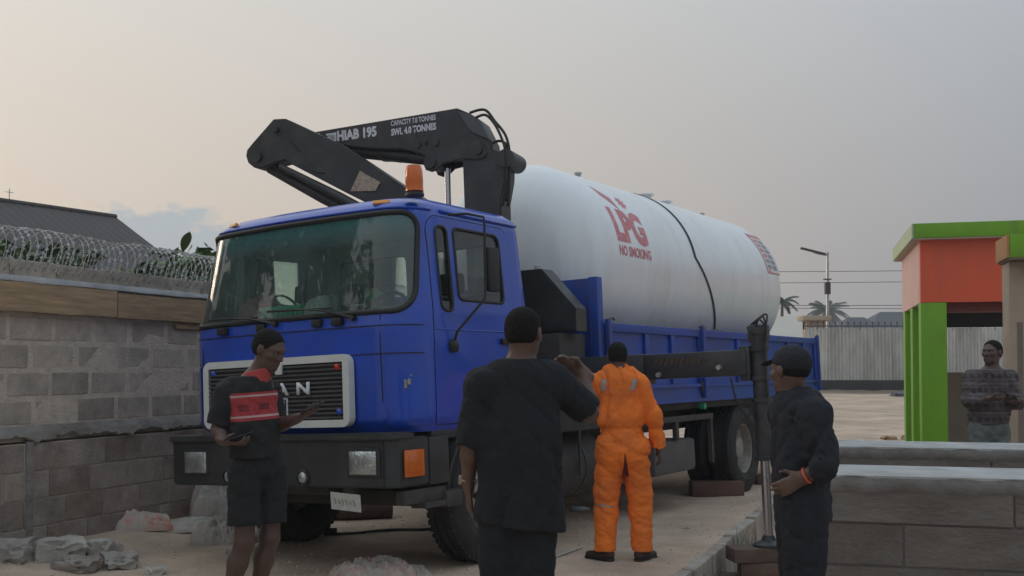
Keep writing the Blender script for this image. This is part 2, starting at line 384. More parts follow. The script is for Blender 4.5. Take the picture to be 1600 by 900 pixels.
# ================================================================== SETTING
m_sand = mat('sand', (.54, .405, .30), rough=.95, var=.25, scale=.9, col2=(.68, .525, .40), bump=.9, bscale=30, stain=(.31, .235, .18), stain_scale=.7, stain_amt=.7, spec=.2)
m_block = mat('sandcrete', (.45, .385, .32), rough=.95, var=.18, scale=9, bump=.7, bscale=70, rnd=.16, spec=.2, stain=(.22, .20, .18), stain_scale=3, stain_amt=.5)
m_mortar = mat('mortar', (.58, .495, .405), rough=.95, var=.2, scale=7, bump=.8, bscale=45, spec=.2)
m_cement = mat('cement_top', (.40, .40, .395), rough=.92, var=.2, scale=4, bump=.5, bscale=26, spec=.2, stain=(.27, .255, .235), stain_scale=3, stain_amt=.5)
m_render = mat('cement_render', (.26, .235, .21), rough=.95, var=.3, scale=3, bump=.9, bscale=14, spec=.2, stain=(.13, .10, .085), stain_scale=1.3, stain_amt=.8)
m_damp = mat('damp_block', (.32, .27, .23), rough=.95, var=.25, scale=5, bump=.7, bscale=40, rnd=.14, spec=.2, stain=(.17, .11, .08), stain_scale=1.6, stain_amt=.8)  # lower courses: darker block with brown stain
m_wood = mat('raw_plank', (.40, .27, .155), rough=.85, var=.3, scale=3, bump=.4, bscale=18, stretch=(1, 12, 12), rnd=.1, stain=(.22, .14, .08), stain_scale=2.0)
m_oldwood = mat('old_timber', (.13, .085, .065), rough=.9, var=.3, scale=4, bump=.5, bscale=25, rnd=.15)
m_roofbr = mat('brown_roof', (.062, .054, .052), rough=.8, var=.2, scale=2)
m_cream = mat('cream_wall', (.52, .47, .39), rough=.9, var=.08, scale=1)
m_galv = mat('galvanised', (.42, .42, .42), rough=.42, var=.2, scale=5, metal=.55)
m_tin = mat('tin_sheet', (.52, .52, .49), rough=.5, var=.22, scale=1.5, metal=.25, rnd=.16, stain=(.33, .30, .26), stain_scale=.9, stain_amt=.6, stretch=(2, 1, .5))
m_black = mat('black_paint', (.018, .018, .02), rough=.55, var=.25)
m_green = mat('green_paint', (.15, .37, .006), rough=.6, var=.1, scale=2, stain=(.12, .25, .03), stain_scale=2.2, stain_amt=.6, stretch=(2, 2, .6))
m_orange_w = mat('orange_paint', (.70, .098, .034), rough=.55, var=.07, scale=2, stain=(.52, .10, .05), stain_scale=1.6, stain_amt=.6, stretch=(1.5, 1.5, .5))
m_pink_w = mat('pale_pink_paint', (.62, .40, .35), rough=.6, var=.1, scale=2)
m_darkred = mat('dark_red_paint', (.16, .03, .022), rough=.6)
m_beige = mat('beige_render', (.42, .33, .245), rough=.92, var=.12, scale=3, bump=.3, bscale=40)
m_brownw = mat('brown_render', (.215, .17, .14), rough=.95, var=.15, scale=3, bump=.3)
m_leaf = mat('leaf_green', (.045, .085, .022), rough=.6, var=.35, scale=1.5, col2=(.085, .15, .035))
m_leaf2 = mat('leaf_bright', (.06, .13, .03), rough=.5, var=.3, scale=2, col2=(.11, .20, .045))
m_palm = mat('palm_leaf', (.018, .034, .018), rough=.6, var=.3)
m_bark = mat('bark', (.10, .08, .06), rough=.95, var=.3, scale=8)
m_stone = mat('broken_concrete', (.40, .365, .325), rough=.95, var=.2, scale=5, bump=.6, bscale=40, rnd=.15, stain=(.25, .20, .16), stain_scale=2)
m_kerb = mat('kerb_concrete', (.40, .36, .31), rough=.95, var=.25, scale=6, bump=.6, bscale=40, rnd=.1, stain=(.26, .17, .115), stain_scale=2.2, stain_amt=.75)

# ---- the ground: one sheet, fine in the yard, coarse towards the horizon
KD = Vector((.387, 1, 0)).normalized(); K0 = Vector((1.23, 7.97, 0))          # line of the kerb
def kerb_x(y): return K0.x+(y-K0.y)*.387
def sstep(a, b, x): t = max(0, min(1, (x-a)/(b-a))); return t*t*(3-2*t)
def wall_x(y): return -3.86+(y-8.62)*.382
def gz(x, y):
    z = .5*sstep(16, 43, y)
    q = x-kerb_x(y)
    if q > .02 and 2 < y < 15: z -= (.36-.26*sstep(.5, 1.6, q))*sstep(15, 10.5, y) if q > .06 else .36*sstep(15, 10.5, y)*.9
    if y < 16: z += .10*sstep(1.0, .0, x-wall_x(y))                            # soil thrown up against the wall
    z += .012*noise.noise(Vector((x*1.1, y*1.1, 0)))+.007*noise.noise(Vector((x*3.5, y*3.5, 3)))
    # wheel ruts in front of and under the truck
    return z
def axis_pts(fine0, fine1, step, far):
    a = list(np.arange(fine0, fine1+1e-6, step)); d = step
    while a[-1] < far: d *= 1.35; a.append(a[-1]+d)
    d = step
    while a[0] > -far: d *= 1.35; a.insert(0, a[0]-d)
    return a
xs = axis_pts(-5.5, 7.0, .075, 260); ys = axis_pts(3.0, 15.5, .075, 260)
gv = [(x, y, gz(x, y) if abs(x) < 60 and -20 < y < 80 else .5*sstep(16, 43, y)) for y in ys for x in xs]
NX = len(xs); gf = [(j*NX+i, j*NX+i+1, (j+1)*NX+i+1, (j+1)*NX+i) for j in range(len(ys)-1) for i in range(NX-1)]
gme = bpy.data.meshes.new('ground'); gme.from_pydata(gv, [], gf)
tag(link('ground', gme, m_sand, None, True), kind='structure')
# loose grit on the sand
rg = random.Random(4); gb = MB()
for i in range(7000):
    y = 6.2+8.5*rg.random()**1.6; x = rg.uniform(wall_x(y)+.1, min(kerb_x(y)-.05, 3.4)); s = .004+.016*rg.random()**4; z = gz(x, y)
    o = [(x+s*rg.uniform(.7, 1.3), y, z), (x, y+s, z), (x-s*rg.uniform(.7, 1.3), y, z), (x, y-s, z), (x+s*.2, y, z+s*rg.uniform(.5, 1))]
    gb.add(o, [(0, 1, 4), (1, 2, 4), (2, 3, 4), (3, 0, 4)])
tag(gb.build('grit', mat('grit', (.44, .36, .29), rough=.95, var=.5, scale=40), None), 'small grit and pebbles strewn over the sandy yard', 'grit', kind='stuff')

# ---- kerb: upright stones along the yard's right edge
kerb = empty('kerb', (K0.x, K0.y, 0), rz=math.atan2(KD.y, KD.x)); tag(kerb, kind='structure')
rk = random.Random(8); d = -2.6; meshes = []
for v in range(5):
    b = MB(); b.box((0, -.05, -.42), (.50+.0*v, .05, .0), bev=.014); me = b.mesh('kerb_stone')
    for q in me.vertices:
        q.co.z += .012*noise.noise(q.co*6+Vector((v*5, 0, 0))); q.co.y += .010*noise.noise(q.co*7+Vector((v*3, 9, 0)))
    me.materials.append(m_kerb); meshes.append(me)
while d < 7.6:
    L = rk.uniform(.36, .50)
    o = link('kerb_stone', meshes[rk.randrange(5)], None, kerb, False); o.location = (d, .0+rk.uniform(-.015, .015), rk.uniform(.0, .03)); o.scale = (L/.5, 1, 1)
    o.rotation_euler = (R(rk.uniform(-4, 4)), R(rk.uniform(-1.6, 1.6)), R(rk.uniform(-1.5, 1.5))); d += L+rk.uniform(.006, .02)

# ---- block wall on the left, with courses of hollow sandcrete blocks
WD = Vector((.357, .934, 0)).normalized(); WA = math.atan2(WD.y, WD.x)
wall = empty('block_wall', (-3.86, 8.62, 0), rz=WA)      # local x runs along the wall, local -y faces the yard
tag(wall, 'grey sandcrete block wall with wide mortar joints beside the truck', 'wall')
box('mortar', (-4.6, .003, .93), (9.5, .225, 2.19), m_mortar, wall)
box('foundation', (-4.6, -.035, -.4), (9.5, .225, .915), m_mortar, wall)
rb = random.Random(11); bl = []
for v in range(6):
    b = MB(); b.box((0, 0, 0), (.43, .06, .186), bev=.010); me = b.mesh('block')
    for q in me.vertices:
        n_ = noise.noise(q.co*8+Vector((v*7, 0, 0))); q.co.y += .006*n_; q.co.z += .005*noise.noise(q.co*9+Vector((0, v*4, 0))); q.co.x += .006*noise.noise(q.co*7+Vector((0, 2, v*4)))
    me.materials.append(m_block); bl.append(me)
for c in range(6):
    x = -4.6+(c % 2)*.235
    while x < 9.3:
        o = link('block', bl[rb.randrange(6)], None, wall); o.location = (x, rb.uniform(-.004, .004), 1.065+c*.2235)
        w = rb.uniform(.92, 1.03); o.scale = (w, 1, 1); o.rotation_euler = (0, R(rb.uniform(-.6, .6)), 0); x += .43*w+rb.uniform(.035, .065)
bd = []
for v in range(4):
    b = MB(); b.box((0, 0, 0), (.45, .06, .213), bev=.008); me = b.mesh('block'); me.materials.append(m_damp); bd.append(me)
for c in range(5):
    x = -4.6+(c % 2)*.25
    while x < 9.3:
        o = link('block', bd[rb.randrange(4)], None, wall); o.location = (x, -.046+rb.uniform(-.004, .004), -.19+c*.2215); w = rb.uniform(.95, 1.03); o.scale = (w, 1, 1); x += .45*w+rb.uniform(.006, .016)
# ragged lip of squeezed-out mortar where the foundation meets the wall
b = MB(); pr = []
N = 330
for i in range(N):
    x = -4.6+14*i/(N-1); k = noise.noise(Vector((x*3.2, 0, 0)))+.6*noise.noise(Vector((x*8, 5, 0))); low = .945-.045*k-.03*noise.noise(Vector((x*19, 2, 0)))
    pr.append([(x, .03, 1.06+.006*k), (x, -.012-.004*k, 1.05), (x, -.050-.006*k, 1.005), (x, -.062-.012*k, low+.012), (x, -.045, low)])
vs = [p for q in pr for p in q]; fs = [(i*5+j, i*5+j+1, (i+1)*5+j+1, (i+1)*5+j) for i in range(N-1) for j in range(4)]
b.add(vs, fs).build('mortar_lip', m_render, wall, 25)
for s in (.02, 5.9): box('drain_pipe' if s > 9 else 'cement_strip', (s-.035, -.058, -.3), (s+.035, -.03, .93), m_render, wall, .006)
b = MB(); pr = []
for i in range(N):
    x = -4.6+14*i/(N-1); k = noise.noise(Vector((x*2.5, 3, 0))); k2 = noise.noise(Vector((x*6, 7, 0)))
    pr.append([(x, .26, 2.19), (x, .26, 2.245+.004*k), (x, .10, 2.25+.006*k2), (x, -.03+.008*k, 2.24+.006*k), (x, -.035+.010*k2, 2.192-.008*k)])
vs = [p for q in pr for p in q]; fs = [(i*5+j, i*5+j+1, (i+1)*5+j+1, (i+1)*5+j) for i in range(N-1) for j in range(4)]
b.add(vs, fs).build('coping', m_cement, wall, True)
def plank(x0, x1, z0, z1, y, seed, label, tilt=0.):
    b = MB(); n_ = 24; rows = []
    for i in range(n_+1):
        x = (x1-x0)*i/n_; a = .006*noise.noise(Vector((x*2.2, seed, 0))); c = .006*noise.noise(Vector((x*2.2, seed, 9)))
        rows.append([(x, -.014, a), (x, .014, a), (x, .014, z1-z0+c), (x, -.014, z1-z0+c)])
    vs = [p for q in rows for p in q]; fs = [(i*4+j, i*4+(j+1) % 4, (i+1)*4+(j+1) % 4, (i+1)*4+j) for i in range(n_) for j in range(4)]+[(0, 1, 2, 3), (n_*4, n_*4+3, n_*4+2, n_*4+1)]
    o = b.add(vs, fs).build('wooden_plank', m_wood, None)
    p = Vector((-3.86, 8.62, z0))+WD*x0+Vector((WD.y, -WD.x, 0))*y; o.location = p; o.rotation_euler = (0, R(tilt), WA); return tag(o, label, 'plank', 'rough planks along the top of the block wall')
plank(-4.0, .965, 1.955, 2.185, .055, 1, 'long rough wooden plank along the wall top at the left edge')
plank(.975, 2.6, 1.95, 2.165, .057, 2, 'shorter wooden plank along the wall top next to the truck cab')
plank(1.82, 2.75, 1.885, 1.955, .02, 3, 'narrow wooden offcut under the plank beside the cab')

# ---- concertina of razor wire on the coping
b = MB(); rz = random.Random(3); pts = []; turns = 165; per = 26; L = 13.2
for i in range(turns*per+1):
    t = i/per; k = t/turns; x = -4.4+L*k+.035*noise.noise(Vector((t*.9, 0, 0))); th = 2*math.pi*t
    rr = .195*(1+.07*noise.noise(Vector((t*.35, 4, 0)))); lean = .05*math.sin(th)
    pts.append((x+lean, .11+rr*math.cos(th), 2.445+rr*math.sin(th)+.02*noise.noise(Vector((t*.2, 8, 0)))))
b.tube(pts, .0034, n=4)
for i in range(0, len(pts)-1, 1):
    p = Vector(pts[i]); q = Vector(pts[i+1]); t = (q-p).normalized(); a = t.orthogonal().normalized(); a.rotate(Matrix.Rotation(rz.uniform(0, 6.28), 3, t)); c = p.lerp(q, rz.random())
    s = .0165; b.add([c-t*s, c+a*s*.95, c+t*s, c-a*s*.95], [(0, 1, 2, 3)])
rw = b.build('razor_wire', m_galv, None); rw.location = (-3.86, 8.62, 0); rw.rotation_euler = (0, 0, WA)
tag(rw, 'coil of silver razor wire running along the wall coping', 'razor wire')

# ---- bushes behind the wall
def leaf_cloud(b, c, rad, n_, size, rnd_, droop=.4):
    for _ in range(n_):
        while True:
            p = Vector((rnd_.uniform(-1, 1), rnd_.uniform(-1, 1), rnd_.uniform(-1, 1)))
            if .25 < p.length < 1+.25*noise.noise(p*2+Vector(c)): break
        p = Vector((c[0]+p.x*rad[0], c[1]+p.y*rad[1], c[2]+p.z*rad[2])); s = size*rnd_.uniform(.5, 1.4)
        d_ = Vector((rnd_.gauss(0, 1), rnd_.gauss(0, 1), rnd_.gauss(-droop, .6))).normalized(); w = d_.orthogonal().normalized(); w.rotate(Matrix.Rotation(rnd_.uniform(0, 6.28), 3, d_))
        nn = d_.cross(w)
        b.add([p, p+d_*s*.5+w*s*.24+nn*s*.06, p+d_*s, p+d_*s*.5-w*s*.24+nn*s*.06], [(0, 1, 2), (0, 2, 3)])
bush_spots = [(-5.9, 11.2, 2.75, .85, .55, 'leafy green bush behind the razor wire at the left edge', m_leaf), (-5.35, 12.3, 2.8, .8, .5, 'dark bush behind the razor wire below the roof ridge', m_leaf),
              (-4.9, 13.3, 2.85, .75, .5, 'bush behind the razor wire below the sloping roof edge', m_leaf), (-4.45, 14.2, 2.95, .7, .55, 'bright leafy bush behind the wire at the roof corner', m_leaf2),
              (-3.95, 15.0, 3.05, .7, .55, 'broad leaved bush behind the wire beside the cab windscreen', m_leaf2)]
for i, (x, y, z, r1, r2, lab, m_) in enumerate(bush_spots):
    t = empty('bush', (x, y, 0)); tag(t, lab, 'bush', 'bushes behind the block wall'); rr = random.Random(20+i)
    b = MB()
    for _ in range(7): leaf_cloud(b, (rr.uniform(-.5, .5), rr.uniform(-.4, .4), z-.35+rr.uniform(-.3, .25)), (r1*.6, r1*.6, r2*.6), 420, .15, rr)
    b.build('foliage', m_, t)
    b = MB()
    for _ in range(5):
        a = rr.uniform(0, 6.28); b.tube([(.04*math.cos(a), .04*math.sin(a), 0), (.15*math.cos(a), .15*math.sin(a), .9), (.45*math.cos(a), .45*math.sin(a), 2.0)], [.03, .022, .01], n=6)
    b.build('stem', m_bark, t)
t = empty('broad_leaf_plant', (-4.15, 13.6, 0)); tag(t, 'large leaved green plant standing up behind the wire', 'plant'); rr = random.Random(5)
b = MB(); b.tube([(0, 0, 0), (.02, 0, 1.3), (.05, 0, 2.8)], [.05, .045, .03], n=8); b.build('stem', m_leaf, t)
for k in range(7):
    a = k*.9+rr.uniform(-.3, .3); up = rr.uniform(.5, 1.2); L = rr.uniform(.22, .32); vs = []; fs = []
    for i in range(9):
        u = i/8; r_ = .10+L*u; z = 2.75+.03*k+up*L*u-.5*L*u*u*(1.4-up*.5); w = .07*math.sin(math.pi*min(1, u*1.02+.02))**.7*(1-u*.2)
        cx, cy = r_*math.cos(a), r_*math.sin(a); px_, py_ = -math.sin(a), math.cos(a)
        vs += [(cx+px_*w, cy+py_*w, z+.03), (cx, cy, z-.01), (cx-px_*w, cy-py_*w, z+.03)]
    for i in range(8): fs += [(i*3, i*3+1, i*3+4, i*3+3), (i*3+1, i*3+2, i*3+5, i*3+4)]
    MB().add(vs, fs).build('leaf', m_leaf2, t, True)

# ---- brown roofed house beyond the wall
ha = Vector((-9.86, 26.4, 5.2)); hd = Vector((1.44, 2.34, 0)).normalized(); hp = Vector((.85, -.52, 0)).normalized()
house = empty('house', (ha.x, ha.y, 0), rz=math.atan2(hd.y, hd.x)); tag(house, 'house with brown corrugated roof behind the razor wire', 'house')
# local x along the ridge (negative towards the camera), local -y is the slope that faces the yard
b = MB(); N = 260
def roof_side(sgn):
    vs = []
    for i in range(N+1):
        x = -16+16.25*i/N; dz = .010*math.sin(i*math.pi/2*1.0) 
        for (y, z) in ((0, 5.2), (sgn*1.9, 4.1), (sgn*3.8, 3.05)): vs.append((x, y, z+dz))
    return vs, [(i*3+j, i*3+j+1, (i+1)*3+j+1, (i+1)*3+j) for i in range(N) for j in range(2)]
b.add(*roof_side(-1)); b.add(*roof_side(1)); b.tube([(-16, 0, 5.21), (.25, 0, 5.21)], .06, n=8)
b.build('roof', m_roofbr, house, False)
b = MB(); b.box((-15.6, -3.3, .2), (-.15, 3.3, 3.2)); b.add([(-.15, -3.3, 3.2), (-.15, 3.3, 3.2), (-.15, 0, 5.0)], [(0, 1, 2)]); b.build('wall', m_cream, house)
b = MB(); b.tube([(-2.6, 0, 5.2), (-2.6, 0, 5.5)], .010, n=5); b.tube([(-2.7, 0, 5.42), (-2.5, 0, 5.42)], .007, n=4); b.build('antenna', m_galv, house)

# ---- low block walls on the right
def low_wall(name, x0, y0, L, ztop, thick, zb, label, seed, yaw=-15):
    t = empty(name, (x0, y0, 0), rz=R(yaw)); tag(t, label, 'wall', 'low block walls of the pit'); rr = random.Random(seed)
    H = ztop-.035; box('mortar', (.01, .012, zb), (L, thick-.012, H), mat('pit_mortar', (.165, .145, .13), rough=.95, bump=.6, bscale=40), t)
    me_v = []
    for v in range(5):
        b = MB(); b.box((0, 0, 0), (.46, .05, .236), bev=.007); me = b.mesh('block')
        for q in me.vertices: q.co.y += .006*noise.noise(q.co*7+Vector((v*3, seed, 0))); q.co.z += .005*noise.noise(q.co*6+Vector((v*9, seed, 0)))
        me.materials.append(m_low); me_v.append(me)
    c = 0; z = H-.245
    while z > zb:
        x = -.002-(c % 2)*.0; first = True
        while x < L-.1:
            w = rr.uniform(.95, 1.03)*(1.0 if not (first and c % 2) else .55); first = False
            w *= 2.4 if c == 0 else 1.9
            o = link('block', me_v[rr.randrange(5)], None, t); o.location = (x, rr.uniform(-.006, .004), z); o.scale = (w, 1, 1); x += .46*w+.009
        z -= .2485; c += 1
    # end face blocks
    b = MB(); N = 90; pr = []
    for i in range(N):
        x = -.03+(L+.03)*i/(N-1); k = noise.noise(Vector((x*2.7, seed, 0))); k2 = noise.noise(Vector((x*7, seed, 3)))
        pr.append([(x, thick+.02, H), (x, thick+.02, ztop), (x, .2, ztop+.006*k2), (x, .02+.01*k2, ztop-.004+.004*k), (x, -.010+.006*k, ztop-.008), (x, -.010+.006*k2, ztop-.020+.006*k+.008*k2), (x, .02, ztop-.03)])
    vs = [p for q in pr for p in q]; fs = [(i*7+j, i*7+j+1, (i+1)*7+j+1, (i+1)*7+j) for i in range(N-1) for j in range(6)]+[tuple(range(7))]
    b.add(vs, fs).build('cement_cap', m_cement, t, 45)
    b = MB(); pr = []
    for i in range(N):
        x = -.012+L*i/(N-1); k = noise.noise(Vector((x*2.2, seed+4, 0))); k2 = noise.noise(Vector((x*9, seed, 6)))
        pr.append([(x, .0, ztop-.018), (x, -.012+.004*k2, ztop-.022), (x, -.012+.006*k2, H-.06-.035*k-.03*k2), (x, .006, H-.08-.045*k-.04*k2)])
    vs = [p for q in pr for p in q]; fs = [(i*4+j, i*4+j+1, (i+1)*4+j+1, (i+1)*4+j) for i in range(N-1) for j in range(3)]
    b.add(vs, fs).build('mortar_smear', mat('pit_smear', (.165, .15, .138), rough=.95, var=.3, scale=4, bump=.9, bscale=18), t, True)
    return t
m_low = mat('pit_block', (.150, .128, .112), rough=.95, var=.22, scale=4, bump=.8, bscale=35, rnd=.10, spec=.2, stain=(.21, .195, .18), stain_scale=5, stain_amt=.5)
low_wall('low_block_wall', 1.80, 6.45, 4.6, .895, .60, -.5, 'nearer low block wall with pale cement top beside the man in a cap', 3)
low_wall('low_block_wall', 2.62, 8.72, 5.2, .895, .62, -.3, 'farther low block wall with pale cement top in front of the green columns', 6)

# ---- small forecourt building with orange parapet and green columns
cb = empty('canopy_building', (6.02, 16.0, 0), rz=R(-15)); tag(cb, 'small building with orange parapet, green roof slab and green columns', 'building')
box('parapet', (0, 0, 2.47), (3.4, .15, 3.42), m_orange_w, cb)
box('side_parapet', (0, .153, 2.47), (.15, 3.1, 3.42), m_pink_w, cb)  # side face coloured paler and pinker than the orange front
box('roof_slab', (-.10, -.16, 3.405), (3.6, 3.4, 3.62), m_green, cb, .01)
box('slab_edge', (-.13, -.157, 3.40), (-.103, 3.4, 3.617), mat('pale_green_edge', (.42, .50, .33), rough=.7), cb)  # grazing-angle paleness of the slab's side put into its colour
box('soffit', (-.10, -.15, 3.385), (3.5, 3.35, 3.402), m_beige, cb)
box('beam', (.36, .19, 2.33), (3.4, .45, 2.485), m_darkred, cb)
box('column', (0, .003, .0), (.355, .36, 2.467), m_green, cb, .008)
box('column', (.003, 1.35, .0), (.355, 1.7, 2.467), m_green, cb, .008)
box('column', (.003, 2.65, .0), (.355, 2.98, 2.467), m_green, cb, .008)
box('back_beam', (.36, 2.9, 2.2), (3.4, 3.1, 2.52), m_black, cb)
box('low_wall', (.45, 2.4, 0), (3.3, 2.55, 1.43), m_brownw, cb)
box('ceiling', (.16, .16, 2.49), (3.4, 3.1, 2.56), m_black, cb)

gp = empty('gate_pillar', (5.06, 11.2, 0), rz=R(-15)); tag(gp, 'beige rendered pillar with green capped ledge at the right edge', 'pillar')
box('shaft', (.06, 0, 0), (.9, .4, 2.605), m_beige, gp, .008)
box('recess_strip', (.13, -.004, .3), (.185, .02, 1.98), m_brownw, gp)  # darker brown strip laid on the shaft face
box('ledge', (.03, -.25, 2.625), (1.0, .42, 2.86), m_green, gp, .006)
box('ledge_edge', (.005, -.247, 2.627), (.027, .42, 2.857), mat('ochre_edge', (.42, .22, .09), rough=.8), gp)
box('ledge_soffit', (.03, -.245, 2.608), (.98, .41, 2.623), m_brownw, gp)

# ---- corrugated sheet fence across the back of the yard
fen = empty('sheet_fence', (11.5, 43, .5)); tag(fen, 'corrugated metal sheet fence with black base and spiked top rail', 'fence')
me = []
for v in range(3):
    vs = []; n_ = 48
    for i in range(n_+1):
        x = .86*i/n_
        for z in (0, .7, 1.4, 2.08): vs.append((x, .035*math.sin(i*math.pi*2/8)+.01*noise.noise(Vector((x*3, z*2, v*4))), z+(.02*noise.noise(Vector((v*3, x*4, 0))) if z > 2 else 0)))
    q = bpy.data.meshes.new('metal_sheet'); q.from_pydata(vs, [], [(i*4+j, (i+1)*4+j, (i+1)*4+j+1, i*4+j+1) for i in range(n_) for j in range(3)]); q.materials.append(m_tin); me.append(q)
for i in range(13):
    o = link('metal_sheet', me[i % 3], None, fen, True); o.location = (.1+i*.845, -.03*(i % 2), .49); o.rotation_euler = (0, R(random.Random(i).uniform(-.4, .4)), 0)
box('base_plate', (0, -.06, .02), (11.2, .05, .5), m_black, fen)
b = MB(); b.box((0, -.02, 2.62), (11.2, .02, 2.66)); b.box((0, -.02, 2.50), (.06, .02, 2.8))
for i in range(46): x = .1+i*.242; b.tube([(x, 0, 2.5), (x, 0, 2.72)], .012, n=5); b.tube([(x, 0, 2.71), (x, 0, 2.75), (x, 0, 2.84)], [.01, .035, .002], n=5)
b.build('spiked_rail', m_black, fen)
fp = empty('fence_pillar', (12.05, 43.6, .5)); tag(fp, 'concrete fence pillar with flat cap below the street lamp', 'pillar')
box('shaft', (-.32, -.3, 0), (.45, .3, 2.85), m_beige, fp); box('cap', (-.5, -.42, 2.86), (.65, .42, 3.06), m_beige, fp, .02)
for i, (x, lab) in enumerate(((-2.9, None),)): pass
sl = empty('street_lamp', (14.2, 49, .5)); tag(sl, 'tall street lamp with single arm behind the metal fence', 'lamp')
b = MB(); b.tube([(0, 0, 0), (.05, 0, 6.2)], [.09, .06], n=8); b.build('pole', m_galv, sl)
b = MB(); b.tube([(.05, 0, 6.05), (-.35, 0, 6.12), (-.6, 0, 6.2)], .035, n=6); b.build('arm', m_galv, sl)
b = MB(); b.box((-1.15, -.12, -.03), (0, .12, .05), bev=.02); o = b.build('lamp_head', m_black, sl); o.location = (-.05, 0, 6.1); o.rotation_euler = (0, R(14), 0)
b = MB(); b.box((-.13, -.1, 4.95), (.19, .1, 5.0)); b.box((-.08, -.12, 4.3), (.15, .12, 4.85), bev=.02); b.build('control_box', m_black, sl)

def palm(loc, h, cr, n_, label, seed, lean=0):
    t = empty('palm_tree', loc); tag(t, label, 'palm tree'); rr = random.Random(seed)
    b = MB(); b.tube([(lean*(i/6)**2, 0, h*i/6) for i in range(7)], [.22-.02*i for i in range(7)], n=8); b.build('trunk', m_bark, t)
    b = MB()
    for k in range(n_):
        a = k*2.399; e = rr.uniform(-.2, 1.1); sp = []
        for i in range(11):
            u = i/10; r_ = cr*u*math.cos(e*.6); z = h+cr*(u*math.sin(e)-.75*u*u*(1.0 if e < .7 else .6)); sp.append(Vector((lean+r_*math.cos(a), r_*math.sin(a), z)))
        b.tube(sp, [.035-.003*i for i in range(11)], n=4)
        for i in range(1, 11):
            for q in (0, .5):
                p = sp[i-1].lerp(sp[i], q); tn = (sp[i]-sp[i-1]).normalized(); sd = Vector((-math.sin(a), math.cos(a), 0)); l_ = cr*.30*(1-abs(i/10-.45)*.9)
                for s in (-1, 1):
                    e_ = p+sd*s*l_*.75+tn*l_*.45+Vector((0, 0, -l_*.5)); b.add([p, p+tn*.20, e_], [(0, 1, 2)])
    b.build('crown', m_palm, t); return t
palm((45.3, 156, .5), 9.0, 3.3, 34, 'palm tree with full crown behind the street lamp', 2)
palm((50, 145, .5), 6.3, 2.6, 16, 'low palm crown showing above the metal fence', 4, .5)
palm((47.5, 130, .5), 6.0, 2.2, 12, 'second low palm crown behind the fence left of the orange building', 9, -.5)
palm((21.3, 86, .5), 6.2, 1.4, 9, 'young palm on a thin stem beside the end of the tank', 6, .1)
def far_house(x, y, w, dpt, he, hr, mw, mr, label, gable=False):
    t = empty('house', (x, y, .5)); tag(t, label, 'house'); box('wall', (-w/2, 0, 0), (w/2, dpt, he), mw, t)
    b = MB()
    if gable: b.add([(-w/2-.3, -.3, he), (w/2+.3, -.3, he), (w/2+.3, dpt+.3, he), (-w/2-.3, dpt+.3, he), (-w/2+.6, dpt/2, hr), (w/2-.6, dpt/2, hr)], [(0, 1, 5, 4), (2, 3, 4, 5), (1, 2, 5), (3, 0, 4)])
    else: b.add([(-w/2-.4, -.4, he), (w/2+.4, -.4, he), (w/2+.4, dpt+.4, he), (-w/2-.4, dpt+.4, he), (-w*.2, dpt/2, hr), (w*.2, dpt/2, hr)], [(0, 1, 5, 4), (2, 3, 4, 5), (1, 2, 5), (3, 0, 4)])
    b.build('roof', mr, t)
    for k in range(2): o = box('window', (-w*.28+k*w*.42, -.02, he*.45), (-w*.12+k*w*.42, .03, he*.8), m_black, t)
    return t
m_paleroof = mat('pale_sheet_roof', (.50, .47, .40), rough=.6, var=.08, scale=.6)
far_house(19.2, 73, 4.4, 8, 2.8, 4.6, m_cream, m_paleroof, 'pale cream house with pale roof between the tank and the fence', True)
m_slate = mat('slate_blue_roof', (.045, .052, .065), rough=.7, var=.15)
far_house(24.8, 88, 3.0, 6, 4.0, 5.3, m_cream, m_slate, 'dark roofed house behind the fence pillar')
far_house(31.0, 95, 3.6, 6, 4.1, 5.5, m_cream, m_slate, 'dark blue roofed house just right of the street lamp')
far_house(42.8, 118, 7.5, 8, 5.2, 7.2, m_cream, m_slate, 'wide dark roofed house behind the fence beside the orange building')
for k, (zl, zr, sag) in enumerate(((9.3, 8.95, .25), (8.35, 8.1, .2), (6.7, 6.35, .3), (6.5, 6.05, .3))):
    b = MB(); b.tube([(10+40*u, 88-10*u, zl+(zr-zl)*u-sag*4*u*(1-u)) for u in [i/20 for i in range(21)]], .022, n=4)
    tag(b.build('power_line', m_black, None), 'thin power line, %s of four behind the street lamp' % ('topmost', 'second from the top', 'third from the top', 'lowest')[k], 'wire', 'power lines')

# ================================================================== CRANE TRUCK
# local frame: x to the rear, y away from the near side, z up; the near side is lifted a little by the stabiliser
u0 = Vector((.531, .847, 0)).normalized(); TH = R(2.5)
TRM = Matrix.Translation((-.756, 7.455, 0)) @ Matrix.Rotation(math.atan2(u0.y, u0.x), 4, 'Z') @ Matrix.Rotation(-TH, 4, 'X')
truck = empty('crane_truck'); truck.matrix_world = TRM
tag(truck, 'blue flatbed truck with black loader crane carrying a white tank', 'truck')
def tw(p): return TRM @ Vector(p)

